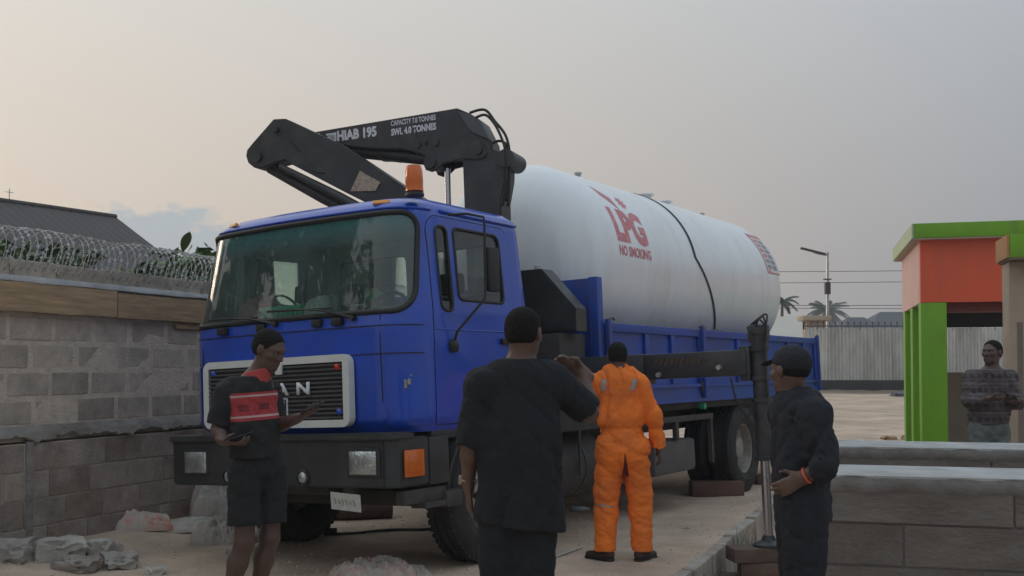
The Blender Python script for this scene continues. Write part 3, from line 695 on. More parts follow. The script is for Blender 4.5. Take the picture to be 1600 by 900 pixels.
m_blue = mat('blue_paint', (.002, .056, .44), rough=.36, var=.14, scale=3, coat=.5, coat_rough=.07, bump=.10, bscale=4, stain=(.025, .065, .30), stain_scale=3.5, stain_amt=.45)
m_bluebed = mat('blue_bed_paint', (.010, .058, .33), rough=.42, var=.18, scale=2.5, stain=(.05, .045, .09), stain_scale=3, stain_amt=.5)
m_rubber = mat('rubber', (.022, .021, .021), rough=.85, var=.25, scale=7, bump=.3, stain=(.075, .062, .05), stain_scale=3, stain_amt=.45)
m_seal = mat('window_rubber', (.012, .012, .012), rough=.6)
m_bumper = mat('bumper_black', (.032, .033, .035), rough=.55, var=.25, scale=4, bump=.15, stain=(.055, .05, .045), stain_scale=4, stain_amt=.5)
m_grille = mat('grille_plastic', (.030, .031, .034), rough=.5, var=.15)
m_white = mat('white_trim', (.62, .62, .60), rough=.45, var=.08)
m_chassis = mat('chassis_paint', (.045, .041, .039), rough=.75, var=.3, scale=5, stain=(.09, .07, .055), stain_scale=4, stain_amt=.5)
m_rim = mat('rim_paint', (.30, .28, .25), rough=.6, var=.2, scale=6, metal=.2, stain=(.12, .085, .06), stain_scale=5, stain_amt=.7)
m_crane = mat('crane_black', (.028, .029, .032), rough=.5, var=.25, scale=4, bump=.1, stain=(.075, .07, .065), stain_scale=5, stain_amt=.5)
m_chrome = mat('chrome_rod', (.50, .51, .53), rough=.28, var=.05, metal=1.)
m_print = mat('white_print', (.62, .63, .65), rough=.6, var=.2, scale=30)
m_amber = mat('amber_lens', (.62, .13, .012), rough=.25, var=.12, scale=14, coat=.5)
m_amber2 = mat('marker_lens', (.75, .30, .02), rough=.3, var=.1, coat=.3)
m_redlens = mat('red_lens', (.55, .02, .02), rough=.3)
m_lining = mat('cab_lining', (.40, .42, .41), rough=.9, var=.15)
m_seat = mat('seat_cloth', (.10, .105, .105), rough=.95, var=.2)
m_oldglass = glass('windscreen_glass', (.80, .98, .92), .02, band=(2.42, 2.60, (.22, .50, .46)))
m_sideglass = glass('side_glass', (.38, .45, .45), .02, dust=(.015, .05))
m_rearglass = glass('rear_glass', (.88, .95, .92), .02, dust=(.02, .08))
m_lens = mat('headlamp_lens', (.50, .54, .55), rough=.12, var=.3, scale=9, metal=.85, bump=.5, bscale=30)

# ---- cab skin: horizontal slices wrapped round the cab, unrolled into (q, z)
CZ = [1.06, 1.15, 1.83, 1.92, 2.66, 2.73, 2.785, 2.815]
CXF = [.13, .065, .05, .065, .21, .265, .36, .52]
CXR = [1.78, 1.79, 1.79, 1.785, 1.755, 1.75, 1.72, 1.60]
CY0 = [.03, .0, .0, .0, .055, .075, .14, .30]
CY1 = [2.17, 2.20, 2.20, 2.19, 2.13, 2.11, 2.05, 1.89]
QS, QC, QF, QR = 1.45, .42, 1.66, 2.10
Q1, Q2, Q3, Q4, Q5, Q6 = QS, QS+QC, QS+QC+QF, QS+2*QC+QF, 2*QS+2*QC+QF, 2*QS+2*QC+QF+QR
def cabp(q, z):
    i = 0
    I = lambda T_: float(np.interp(z, CZ, T_))
    xf, xr, y0, y1, r = I(CXF), I(CXR), I(CY0), I(CY1), .27
    bow = .055
    def fx(y): m_ = (y-(y0+y1)/2)/((y1-y0)/2); return xf+bow*m_*m_
    if q <= Q1: t = q/QS; return Vector((xr+(xf+bow+r-xr)*t, y0, z))
    if q <= Q2:
        a = (q-Q1)/QC*math.pi/2; return Vector((xf+bow*.8+r-r*math.sin(a)+.011*(1-math.sin(a)), y0+r-r*math.cos(a), z))
    if q <= Q3: t = (q-Q2)/QF; y = y0+r+(y1-y0-2*r)*t; m_ = (y-(y0+y1)/2)/((y1-y0)/2-r); return Vector((xf+bow*.8*m_*m_, y, z))
    if q <= Q4:
        a = (q-Q3)/QC*math.pi/2; return Vector((xf+bow*.8+r-r*math.cos(a)+.011*math.sin(a), y1-r+r*math.sin(a), z))
    if q <= Q5: t = (q-Q4)/QS; return Vector((xf+bow+r+(xr-xf-bow-r)*t, y1, z))
    t = (q-Q5)/QR; return Vector((xr, y1+(y0-y1)*t, z))
def cabn(q, z, e=.004):
    q = min(max(q, e), Q6-e); a = cabp(q+e, z)-cabp(q-e, z); b_ = cabp(q, min(z+e, 2.8149))-cabp(q, max(z-e, 1.06)); n_ = b_.cross(a); return n_.normalized()
def qx_near(x, z): xf = float(np.interp(z, CZ, CXF)); xr = float(np.interp(z, CZ, CXR)); return QS*(x-xr)/(xf+.055+.27-xr)
def rrect(x0, x1, z0, z1, r, n_=6):
    rs = r if isinstance(r, (list, tuple)) else [r]*4; pts = []     # corners: (x1,z1),(x0,z1),(x0,z0),(x1,z0)
    for (cx, cz, a0), rr in zip(((1, 1, 0), (0, 1, 90), (0, 0, 180), (1, 0, 270)), rs):
        ox = (x1-rr) if cx else (x0+rr); oz = (z1-rr) if cz else (z0+rr)
        for k in range(n_+1): a = R(a0+90*k/n_); pts.append((ox+rr*math.cos(a), oz+rr*math.sin(a)))
    out = []
    for i, p in enumerate(pts):                                     # densify the straight runs
        nx_ = pts[(i+1) % len(pts)]; out.append(p); L = math.hypot(nx_[0]-p[0], nx_[1]-p[1]); k = int(L/.09)
        for j in range(1, k): out.append((p[0]+(nx_[0]-p[0])*j/k, p[1]+(nx_[1]-p[1])*j/k))
    return out
def near(c): return [(qx_near(x, z), z) for x, z in c]
def far(c): return [(Q4+(QS-qx_near(x, z)), z) for x, z in c]
def inside(p, poly):
    x, y = p; c = False; n_ = len(poly); j = n_-1
    for i in range(n_):
        if ((poly[i][1] > y) != (poly[j][1] > y)) and (x < (poly[j][0]-poly[i][0])*(y-poly[i][1])/(poly[j][1]-poly[i][1])+poly[i][0]): c = not c
        j = i
    return c
def pdist(p, poly):
    return min((p[0]-q[0])**2+(p[1]-q[1])**2 for q in poly)**.5
def skin(outer, holes, off=0., step=.06):
    vs = []; es = []
    for c in [outer]+holes:
        k = len(vs); vs += [Vector(p) for p in c]; es += [(k+i, k+(i+1) % len(c)) for i in range(len(c))]
    q0, q1 = min(p[0] for p in outer), max(p[0] for p in outer); z0, z1 = min(p[1] for p in outer), max(p[1] for p in outer)
    nq = max(1, int((q1-q0)/step)); 
    zz = sorted(set([round(z0+(z1-z0)*i/max(1, int((z1-z0)/step)), 4) for i in range(1, max(1, int((z1-z0)/step)))]+[z for z in CZ if z0+.01 < z < z1-.01]))
    for i in range(1, nq):
        for z in zz:
            p = (q0+(q1-q0)*i/nq, z)
            if inside(p, outer) and pdist(p, outer) > step*.35 and all(not inside(p, h) and pdist(p, h) > step*.35 for h in holes): vs.append(Vector(p))
    r_ = geometry.delaunay_2d_cdt([Vector((v[0], v[1])) for v in vs], es, [], 0, 1e-5)
    V, F = r_[0], r_[2]; out = []; b = MB()
    for f in F:
        c = ((V[f[0]][0]+V[f[1]][0]+V[f[2]][0])/3, (V[f[0]][1]+V[f[1]][1]+V[f[2]][1])/3)
        if inside(c, outer) and not any(inside(c, h) for h in holes): out.append(tuple(f))
    P = [cabp(v[0], v[1])+(cabn(v[0], v[1])*off if off else Vector()) for v in V]
    b.add(P, out); me = b.mesh(); return me
def contour_tube(c, r, off=0., n_=6): return MB().tube([cabp(q, z)+cabn(q, z)*off for q, z in c], r, n=n_, closed=True)
def inset(c, d_):
    out = []; n_ = len(c)
    cx = sum(p[0] for p in c)/n_; cz = sum(p[1] for p in c)/n_
    for i in range(n_):
        a, b_ = Vector(c[i-1]), Vector(c[(i+1) % n_]); t = (b_-a).normalized(); nn = Vector((-t.y, t.x)); p = Vector(c[i])
        if nn.dot(Vector((cx, cz))-p) < 0: nn = -nn
        out.append((p.x+nn.x*d_, p.y+nn.y*d_))
    return out
WS = rrect(Q1+.10, Q4-.10, 1.925, 2.655, [.13, .13, .17, .17])
DOOR = rrect(.475, 1.60, 1.10, 2.665, [.16, .16, .04, .04]); DOOR = rrect(.475, 1.60, 1.10, 2.655, [.12, .14, .03, .03])
QW = rrect(.585, .735, 1.94, 2.575, [.05, .06, .06, .05]); DW = rrect(.82, 1.455, 2.03, 2.58, [.07, .05, .05, .05])
RW = [rrect(Q5+.18, Q5+.95, 2.14, 2.57, .07), rrect(Q5+1.15, Q5+1.92, 2.14, 2.57, .07)]
outer = [(Q6*i/126, 1.06) for i in range(127)]+[(Q6, 1.06+(2.815-1.06)*j/20) for j in range(1, 20)]+[(Q6*(126-i)/126, 2.815) for i in range(127)]+[(0, 2.815-(2.815-1.06)*j/20) for j in range(1, 20)]
me = skin(outer, [WS, near(DOOR), far(DOOR)]+RW)
bm = bmesh.new(); bm.from_mesh(me)
top = [v for v in bm.verts if abs(v.co.z-2.815) < 1e-4]                 # crown of the roof
ctr = bm.verts.new((1.05, 1.1, 2.85))
for e in [e for e in bm.edges if e.is_boundary and abs(e.verts[0].co.z-2.815) < 1e-4 and abs(e.verts[1].co.z-2.815) < 1e-4]:
    try: bm.faces.new((e.verts[0], e.verts[1], ctr))
    except ValueError: pass
bmesh.ops.remove_doubles(bm, verts=bm.verts[:], dist=.0008); bmesh.ops.recalc_face_normals(bm, faces=bm.faces[:]); bm.to_mesh(me); bm.free()
cab = link('cab', me, m_blue, truck, True)
lin = skin(outer, [inset(WS, -.0), near(QW), near(DW), far(QW), far(DW)]+RW, off=-.035, step=.09); link('lining', lin, m_lining, cab, True)
box('floor', (.42, .06, 1.075), (1.72, 2.13, 1.12), m_lining, cab)
box('headlining', (.36, .20, 2.70), (1.70, 1.98, 2.72), m_lining, cab)
link('windscreen', skin(inset(WS, .004), [], -.004), m_oldglass, cab, True)
contour_tube(WS, .021, .002, 8).build('windscreen_seal', m_seal, cab, True)
for h in RW:
    link('rear_window', skin(h, [], -.004), m_rearglass, cab, True); contour_tube(h, .014).build('window_seal', m_seal, cab, True)
def door(fn, nearside):
    d_ = link('door', skin(inset(fn(DOOR), .007), [fn(QW), fn(DW)], .003), m_blue, truck, True)
    for nm, c in (('quarter_window', QW), ('door_window', DW)):
        link(nm, skin(fn(c), [], -.006), m_sideglass, d_, True); contour_tube(fn(c), .013, .001).build('window_seal', m_seal, d_, True)
    if nearside:
        b = MB(); pts = [cabp(qx_near(x, 1.80), 1.80)+Vector((0, -.004, 0)) for x in (.5, .8, 1.2, 1.58)]; b.tube(pts, .006, n=6); b.build('crease_trim', m_blue, d_, True)
        b = MB(); b.box((1.36, -.035, 1.70), (1.52, .0, 1.75), bev=.012); b.build('handle', m_seal, d_)
    return d_
door(near, True); door(far, False)
# seams and raised panels
for z in (1.825, 1.625):
    b = MB(); qs = [.02+Q1+(Q4-Q1-.04)*i/50 for i in range(51)]
    b.tube([cabp(q, z)+cabn(q, z)*.001 for q in qs], .0045, n=5); b.build('panel_seam', m_seal, cab)
for q in (Q2-.07, Q3+.07):
    b = MB(); b.tube([cabp(q, z)+cabn(q, z)*.001 for z in (1.10, 1.3, 1.5, 1.7, 1.90)], .0045, n=5); b.build('panel_seam', m_seal, cab)
link('corner_panel', skin(rrect(Q1+.02, Q2-.10, 1.11, 1.60, .03), [], .012), m_blue, cab, True)
link('corner_panel', skin(rrect(Q3+.10, Q4-.02, 1.11, 1.60, .03), [], .012), m_blue, cab, True)
MB().tube([cabp(q, 2.695)+Vector((0, -.008, 0)) for q in (.0, .5, 1.0, 1.3)], .014, n=6).build('roof_gutter', m_blue, cab, True)
MB().tube([cabp(Q1+(Q4-Q1)*i/40, 2.69)+cabn(Q1+(Q4-Q1)*i/40, 2.69)*.006 for i in range(41)], .013, n=6).build('roof_lip', m_blue, cab, True)
for k_, (dq, dz_, sz) in enumerate(((.16, 1.42, (.022, .006, .022)), (.185, 1.405, (.016, .006, .030)), (.15, 1.465, (.007, .006, .007)))): rock('paint_chip', mat('bare_primer', (.34, .33, .27), rough=.8, var=.35, scale=60), sz, 3+k_, cab, .7).location = cabp(Q1+dq, dz_)+cabn(Q1+dq, dz_)*.010
for i, y in enumerate((.24, 1.96)):
    b = MB(); b.box((-.015, -.065, -.016), (.015, .065, .016), bev=.008); o = b.build('marker_light', m_amber2, cab, 40); qq = Q2-.03 if i == 0 else Q3+.03; o.location = cabp(qq, 2.742)+cabn(qq, 2.742)*.004; o.rotation_euler = (0, R(30), R(22 if i == 0 else -22))
b = MB(); b.lathe([(.0, .0), (.070, 0), (.070, .02), (.066, .025)], (.42, .09, 2.775), 'z', 24); b.build('beacon_base', m_seal, cab, 40)
b = MB(); b.lathe([(.066, .0), (.064, .06), (.066, .065), (.063, .15), (.052, .19), (.0, .195)], (.42, .09, 2.81), 'z', 24); b.build('beacon', m_amber, cab, 30)
# wipers and scuttle
for (ya, yb, z1) in ((.42, .95, 1.985), (1.15, 1.62, 1.965)):
    b = MB(); xw = lambda y: cabp(Q2+QF*max(0, min(1, (y-.27)/1.66)), 1.95).x-.035
    b.tube([(xw(ya)-.005, ya, 1.895), (xw((ya+yb)/2)-.01, (ya+yb)/2, z1-.02), (xw(yb), yb, z1)], [.012, .009, .006], n=6)
    b.tube([(xw(ya+.18), ya+.18, z1-.012), (xw(yb+.27), yb+.27, z1+.006)], .008, n=5); b.tube([(xw(ya)+.05, ya, 1.885), (xw(ya)-.015, ya, 1.895)], .022, n=8); b.build('wiper', m_seal, cab)
for y in (.55, .74, 1.30, 1.72):
    b = MB(); b.box((0, -.045, -.028), (.05, .045, .028), bev=.01); o = b.build('scuttle_bracket', m_seal, cab, 40); o.location = (.035, y, 1.872)
# grille
gx = lambda y: cabp(Q2+QF*max(0, min(1, (y-.27)/1.66)), 1.4).x
box('grille_panel', (.035, .46, 1.15), (.07, 1.86, 1.60), m_grille, cab)
c = rrect(.42, 1.90, 1.115, 1.635, .07); ci = rrect(.475, 1.845, 1.165, 1.585, .025)
bm = bmesh.new(); N = len(c)
def ring(pts, x): return [bm.verts.new((x+.0*p[0], p[0], p[1])) for p in pts]
cs = [(p[0], p[1]) for p in c]; n_in = []
for p in cs:                                                       # inner edge matched point by point
    n_in.append((min(max(p[0], .478), 1.842), min(max(p[1], 1.168), 1.582)))
a1, a2, b1, b2 = ring(cs, .075), ring(cs, .012), ring(n_in, .012), ring(n_in, .06)
for i in range(N):
    j = (i+1) % N
    for p, q in ((a1, a2), (a2, b1), (b1, b2)):
        try: bm.faces.new((p[i], p[j], q[j], q[i]))
        except ValueError: pass
bmesh.ops.remove_doubles(bm, verts=bm.verts[:], dist=1e-5); bmesh.ops.recalc_face_normals(bm, faces=bm.faces[:]); me = bpy.data.meshes.new('grille_frame'); bm.to_mesh(me); bm.free(); link('grille_frame', me, m_white, cab, 40)
for k in range(13):
    z = 1.185+k*.0315; b = MB(); b.box((.012, .482, z-.006), (.036, 1.838, z+.006)); b.build('grille_slat', mat('slat_edge', (.075, .075, .078), rough=.5), cab)
def plaque(txt, h, y0, z0, parent, name, x=.008, sx=1., bold=.02, m_=None):
    me = text_mesh(txt, h, bold, sx, .0)
    for v in me.vertices: px_, pz_ = v.co.x, v.co.y; v.co = (x, y0-px_, z0+pz_)
    ex = bmesh.new(); ex.from_mesh(me); r_ = bmesh.ops.extrude_face_region(ex, geom=ex.faces[:]); 
    for v in [g_ for g_ in r_['geom'] if isinstance(g_, bmesh.types.BMVert)]: v.co.x -= .008
    bmesh.ops.recalc_face_normals(ex, faces=ex.faces[:]); ex.to_mesh(me); ex.free()
    return link(name, me, m_ or m_print, parent)
for ch, y in (('M', 1.345), ('A', 1.125), ('N', .91)): plaque(ch, .092, y, 1.356, cab, 'badge_letter', sx=1.45, bold=.03)
fig = MB()    # small framed emblem under the letters
for a_, b_ in (((.004, 1.008, 1.21), (.012, 1.016, 1.335)), ((.004, 1.016, 1.327), (.012, 1.122, 1.335)), ((.004, 1.114, 1.21), (.012, 1.122, 1.327))): fig.box(a_, b_)
fig.prism([(0, 0), (.018, .0), (.02, .03), (.028, .05), (.05, .0), (.062, .005), (.045, .055), (.05, .085), (.06, .1), (.045, .112), (.03, .1), (.012, .09), (.008, .05)], (.008, 1.098, 1.212), (0, -1, 0), (0, 0, 1), (1, 0, 0), .008)
fig.build('emblem', m_print, cab)
box('bonnet_latch', (-.004, 1.055, 1.51), (.02, 1.12, 1.60), m_white, cab, .008)
for y, z, m_ in ((.53, 1.545, m_redlens), (.52, 1.225, m_blue), (1.79, 1.545, m_blue)):
    b = MB(); b.lathe([(0, -.03), (.02, -.028), (.026, -.01), (.026, .01)], (.035, y, z), 'x', 14); b.build('grille_stud', m_, cab, True)

# cab interior
for y in (.28, 1.35):
    s_ = MB(); s_.box((.95, y, 1.32), (1.42, y+.5, 1.5), bev=.05); s_.box((1.36, y+.02, 1.46), (1.5, y+.48, 2.12), bev=.06); s_.box((1.40, y+.12, 2.14), (1.5, y+.38, 2.32), bev=.04); s_.build('seat', m_seat, cab, 40)
box('dashboard', (.20, .12, 1.55), (.55, 2.08, 1.90), m_seat, cab, .04)
b = MB(); b.tube([(.70+.17*math.cos(a)*.55, .62+.2*math.sin(a), 1.96+.17*math.cos(a)) for a in [i*math.pi/12 for i in range(24)]], .014, n=6, closed=True); b.tube([(.70, .43, 1.96), (.70, .81, 1.96)], .012, n=6); b.tube([(.70, .62, 1.96), (.5, .62, 1.75)], .02, n=6); b.build('steering_wheel', m_seal, cab)

# near side mirror on its tall arm
b = MB(); b.tube([(.70, -.005, 2.66), (.80, -.10, 2.67), (.90, -.19, 2.645), (.895, -.2, 2.60), (.885, -.2, 2.35), (.88, -.2, 2.10), (.86, -.2, 2.02), (.74, -.11, 1.86), (.70, -.05, 1.78), (.70, -.02, 1.70)], .010, n=8); ma = b.build('mirror_arm', m_seal, truck, True)
b = MB(); b.box((.90, -.235, 2.08), (1.04, -.175, 2.42), bev=.025); o = b.build('mirror', m_seal, ma, 40)
b = MB(); b.lathe([(0, -.045), (.035, -.04), (.05, -.02), (.05, 0)], (.70, .0, 1.68), 'y', 16); b.box((.665, -.04, 1.63), (.735, .0, 1.72), bev=.015); b.build('mirror_bracket', m_seal, ma, True)

# ---- bumper with lamps
b = MB(); poly = [(-.02, .10), (-.03, .6), (-.03, 1.7), (-.02, 2.2), (.04, 2.29), (.35, 2.31), (.35, 2.20), (.12, 2.1), (.12, .15), (.36, .10), (.36, .0), (.05, .012)]
b.prism(poly, (0, 0, .86), (1, 0, 0), (0, 1, 0), (0, 0, 1), .345, bev=.012); bump = b.build('bumper', m_bumper, truck, 35)
b = MB(); b.prism([(-.055, .09), (-.055, 2.22), (.02, 2.31), (.2, 2.31), (.2, 0.0), (.03, 0)], (0, 0, 1.045), (1, 0, 0), (0, 1, 0), (0, 0, 1), .05, bev=.01); b.build('bumper_top', m_bumper, bump, 35)
MB().tube([(-.028, .095, .70), (-.028, .095, 1.02)], .006, n=5).build('corner_joint', m_seal, bump)
for yc in (.272, 1.95):
    b = MB(); b.box((-.036, yc-.15, .765), (.01, yc+.15, .965), bev=.012); h_ = b.build('headlight', m_grille, bump, 40)
    b = MB(); n_ = 8; vs = []
    for i in range(n_+1):
        for j in range(n_+1):
            u_, v_ = i/n_*2-1, j/n_*2-1; vs.append((-.040-.018*(1-u_**4)*(1-v_**4), yc+u_*.12, .865+v_*.08))
    b.add(vs, [(i*(n_+1)+j, (i+1)*(n_+1)+j, (i+1)*(n_+1)+j+1, i*(n_+1)+j+1) for i in range(n_) for j in range(n_)]); b.build('lens', m_lens, h_, True)
for yc in (.83, 1.585):
    b = MB(); b.lathe([(.062, 0), (.06, -.025), (.045, -.03)], (-.03, yc, .76), 'x', 20); f_ = b.build('fog_light', m_grille, bump, 40)
    b = MB(); b.lathe([(0, -.036), (.02, -.034), (.045, -.022)], (-.03, yc, .76), 'x', 20); b.build('lens', m_lens, f_, True)
b = MB(); b.box((.075, -.022, .755), (.29, .0, .945), bev=.012); i_ = b.build('indicator', m_amber, bump, 40)
b = MB(); b.box((.105, -.027, .785), (.26, -.02, .915), bev=.004); b.build('lens_ridge', m_amber, i_, 40)
npl = empty('x'); bpy.data.objects.remove(npl)
b = MB(); b.box((-.006, -.135, -.062), (.0, .135, .062), bev=.002); o = b.build('number_plate', mat('plate_white', (.50, .51, .47), rough=.5, var=.12, scale=20), truck); o.location = (-.03, .44, .592); o.rotation_euler = (R(4), R(-8), 0)
for k, (w_, h_) in enumerate(((.010, .022), (.014, .016), (.008, .024), (.013, .020), (.010, .014), (.014, .022))):
    q = MB(); q.box((-.009, .095-k*.034-w_, -h_), (-.0062, .095-k*.034, h_*.2)); q.box((-.009, .095-k*.034-w_*.4, h_*.3), (-.0062, .095-k*.034+w_*.5, h_)); q.build('plate_mark', mat('plate_ink', (.26, .29, .25), rough=.6), o)
b = MB(); b.box((.0, .40, .64), (.05, .48, .70)); b.build('plate_bracket', m_chassis, truck)
# front axle and steps
b = MB(); b.box((.55, -.02, .50), (.75, 2.25, .62), bev=.02); b.tube([(1.25, .1, .5), (1.25, 2.1, .5)], .07, n=10); b.build('front_axle', m_chassis, truck, 40)
b = MB(); b.box((.10, .02, .56), (.62, .10, .66), bev=.01); b.box((.30, -.01, .52), (.55, .12, .56)); b.build('cab_step', m_chassis, truck, 40)
b = MB(); b.box((.38, .0, .68), (.62, .12, 1.02), bev=.015); b.build('step_well', m_bumper, truck, 40)
b = MB()   # wheel arch skirt under the door
pts = [(1.25+.66*math.cos(a), .52+.62*math.sin(a)) for a in [math.pi*(i/16) for i in range(17)]]
for i in range(16):
    (xa, za), (xb, zb) = pts[i], pts[i+1]; b.add([(xa, .0, za), (xb, .0, zb), (xb, .5, zb), (xa, .5, za), (xa*1.0, .0, za+.05), (xb, .0, zb+.05), (xb, .5, zb+.05), (xa, .5, za+.05)], [(0, 1, 2, 3), (4, 5, 6, 7), (0, 1, 5, 4), (3, 2, 6, 7)])
b.build('wheel_arch', m_bumper, truck)
box('valance', (.22, .16, .98), (.6, 2.04, 1.07), m_bumper, truck, .01)
box('cab_sill', (.45, .03, 1.0), (1.78, .2, 1.075), m_bumper, truck, .01)

# ---- chassis
for y in (.72, 1.42): box('chassis_rail', (.35, y, .80), (9.7, y+.09, 1.06), m_chassis, truck)
box('front_crossmember', (.14, .75, .62), (.3, 1.5, .80), m_chassis, truck)
box('rear_axle', (6.78, .35, .42), (6.98, 1.95, .64), m_chassis, truck, .05)
box('engine', (.4, .82, .62), (1.6, 1.41, 1.3), m_chassis, truck, .05)
def wheel(x, ytop, rad, inward, dual=False, zoff=0., face=-1):
    """face -1: outer face looks towards -y"""
    w = .27; s = face
    prof = [(.30, .02), (.36, .0), (rad*.72, -.012), (rad*.90, .0), (rad*.965, .022), (rad, .05), (rad, .09), (rad*.972, .095), (rad*.972, .11), (rad, .115), (rad, .165), (rad*.972, .17), (rad*.972, .185), (rad, .19), (rad, .225), (rad*.965, .25), (rad*.90, .272), (.36, .27), (.30, .25)]
    rim_p = [(.305, .03), (.285, .035), (.275, .06), (.27, .10), (.262, .13), (.20, .145 if dual else .06), (.165, .15 if dual else .05), (.14, .15 if dual else .03), (.13, .08 if dual else .0), (.06, .06 if dual else -.02), (.0, .06 if dual else -.02)]
    W_ = MB(); W_.lathe([(r, -s*h) for r, h in rim_p], (0, 0, 0), 'y', 40)
    for k in range(10):
        a = k*math.pi/5; cx, cz = .17*math.cos(a), .17*math.sin(a); W_.lathe([(0, -s*((.13 if dual else .03))), (.014, -s*(.13 if dual else .03)), (.014, -s*(.16 if dual else .06))], (cx, 0, cz), 'y', 6)
    W_o = W_.build('wheel', m_rim, truck, 35); W_o.location = (x, ytop, rad+zoff)
    t_ = MB(); t_.lathe([(r, -s*h) for r, h in prof], (0, 0, 0), 'y', 64)
    for k in range(56):
        a = 2*math.pi*k/56; ca, sa = math.cos(a), math.sin(a)
        for (h0, h1) in ((.03, .088), (.188, .245)):
            p = [(r_, h, d_) for r_ in (rad-.02, rad+.007) for h in (h0, h1) for d_ in (-.018, .018)]
            vs = [((r_*ca-d_*sa), -s*h, (r_*sa+d_*ca)) for r_, h, d_ in p]; t_.add(vs, [(0, 1, 3, 2), (4, 6, 7, 5), (0, 4, 5, 1), (2, 3, 7, 6), (0, 2, 6, 4), (1, 5, 7, 3)])
    t_.build('tyre', m_rubber, W_o, 30)
    return W_o
SN = math.sin(TH)
def zo(y): return y*math.tan(TH)      # far wheels stay on the level ground although the body leans
wheel(1.25, .06, .53, 1, zoff=zo(.1)); wheel(1.25, 2.24, .53, 1, zoff=zo(2.1), face=1)
wheel(6.86, .02, .53, 1, dual=True, zoff=zo(.1)); wheel(6.86, 2.36, .53, 1, dual=True, zoff=zo(2.2), face=1)
wheel(6.86, .36, .53, 1, dual=True, zoff=zo(.45)); wheel(6.86, 2.02, .53, 1, dual=True, zoff=zo(1.9), face=1)
# equipment along the near side of the chassis
b = MB(); b.box((4.25, .03, .40), (5.32, .55, .75), bev=.05); b.build('tool_box', mat('dusty_box', (.10, .092, .088), rough=.85, var=.2, scale=5), truck, 40)
b = MB(); b.box((3.9, .0, .94), (5.8, .05, 1.0)); b.box((5.72, .002, .45), (5.78, .048, .94)); b.box((4.75, .002, .75), (4.82, .048, .94)); b.build('side_guard', m_chassis, truck)
b = MB(); b.tube([(1.95, .4, .62), (3.3, .4, .62)], .30, n=24); b.build('fuel_tank', m_chassis, truck, 40)
for x in (1.98, 2.9): MB().tube([(x, .4, .62), (x+.05, .4, .62)], .306, n=24).build('tank_band', m_bumper, truck, 40)
b = MB(); b.box((2.2, .05, .95), (3.1, .6, 1.25), bev=.02); b.build('valve_box', m_chassis, truck, 40)
MB().box((2.72, .06, .55), (2.75, .08, 1.2)).build('hand_rail', m_chassis, truck)
box('battery_box', (3.6, 1.75, .5), (6.1, 2.36, 1.06), m_chassis, truck, .03)  # added dark box; blocks the bright background seen under the bed
for x in (5.5,): b = MB(); b.lathe([(0, -.03), (.035, -.03), (.035, .03), (0, .03)], (x, -.0, 1.085), 'y', 14); b.build('reservoir_cap', mat('green_plastic', (.02, .30, .14), rough=.5), truck)
b = MB(); b.lathe([(.0, -.02), (.07, -.02), (.075, .0), (.075, .2), (0, .2)], (3.6, .35, .6), 'y', 16); b.build('air_reservoir', m_chassis, truck, 40)
box('rear_lamp_bar', (9.75, .1, .75), (9.85, 2.3, .9), m_chassis, truck)
for y in (.12, 2.08):
    o = MB().box((9.62, y, .74), (9.76, y+.2, .92), bev=.01).build('rear_lamp', m_redlens, truck, 40)
b = MB(); b.box((9.0, .05, .72), (9.25, .12, .9), bev=.02); b.tube([(9.1, .08, .9), (9.1, .08, 1.1)], .015, n=6); b.build('rear_flap', m_rubber, truck)

# ---- flat bed with drop sides
MB().box((3.3, .08, 1.065), (9.8, 2.38, 1.165)).build('subframe', m_chassis, truck)  # solid dark slab added to close the bright gap below the bed
b = MB(); b.box((3.16, .02, 1.17), (9.9, 2.44, 1.28)); bedf = b.build('bed_floor', m_bluebed, truck)
def sideboard(y, s):
    d_ = MB().box((3.22, y, 1.315), (9.86, y+.03, 1.86)).build('side_board', m_bluebed, truck)
    MB().box((3.22, y-.035 if s < 0 else y+.002, 1.855), (9.88, y+.045 if s < 0 else y+.07, 1.935), bev=.01).build('top_rail', m_bluebed, d_, 40)
    yy0, yy1 = (y-.03, y-.001) if s < 0 else (y+.031, y+.06)
    for x in (3.24, 4.06, 4.70, 5.45, 6.64, 7.35, 8.55, 9.25, 9.78): MB().box((x-.045, yy0, 1.34), (x+.045, yy1, 1.853), bev=.006).build('rib', m_bluebed, d_, 40)
    MB().box((3.22, yy0-.012 if s < 0 else yy0, 1.30), (9.86, yy1 if s < 0 else yy1+.012, 1.338), bev=.006).build('lower_rail', m_bluebed, d_, 40)
    sk = MB().box((3.22, y-.02 if s < 0 else y, 1.14), (9.86, y+.01 if s < 0 else y+.05, 1.298)).build('side_skirt', m_bluebed, truck)
    for x in (3.3, 5.42, 5.48, 7.3, 9.7): MB().box((x-.02, yy0-.02, 1.24), (x+.02, yy0+.0, 1.36), bev=.005).build('hinge', m_chassis, sk, 40)
    return d_
sideboard(.0, -1); sideboard(2.43, 1)
MB().box((9.88, .0, 1.2), (9.93, 2.46, 1.95), bev=.008).build('tail_board', m_bluebed, truck, 40)
for x, y in ((3.2, -.03), (5.47, -.045), (9.86, -.03)): MB().box((x-.03, y-.03, 1.18), (x+.03, y+.02, 1.97), bev=.008).build('stake_post', m_bluebed, truck, 40)
for x in (3.26, 5.47, 9.86): b = MB(); b.tube([(x-.04, -.03, 1.965), (x+.05, -.03, 1.985), (x+.08, -.03, 1.965)], .010, n=6); b.build('board_latch', m_chassis, truck)
MB().box((3.09, .02, 1.28), (3.145, 2.42, 2.36), bev=.008).build('headboard', m_bluebed, truck, 40)
MB().box((3.05, -.01, 1.14), (3.16, .085, 2.365), bev=.01).build('headboard_post', m_bluebed, truck, 40)

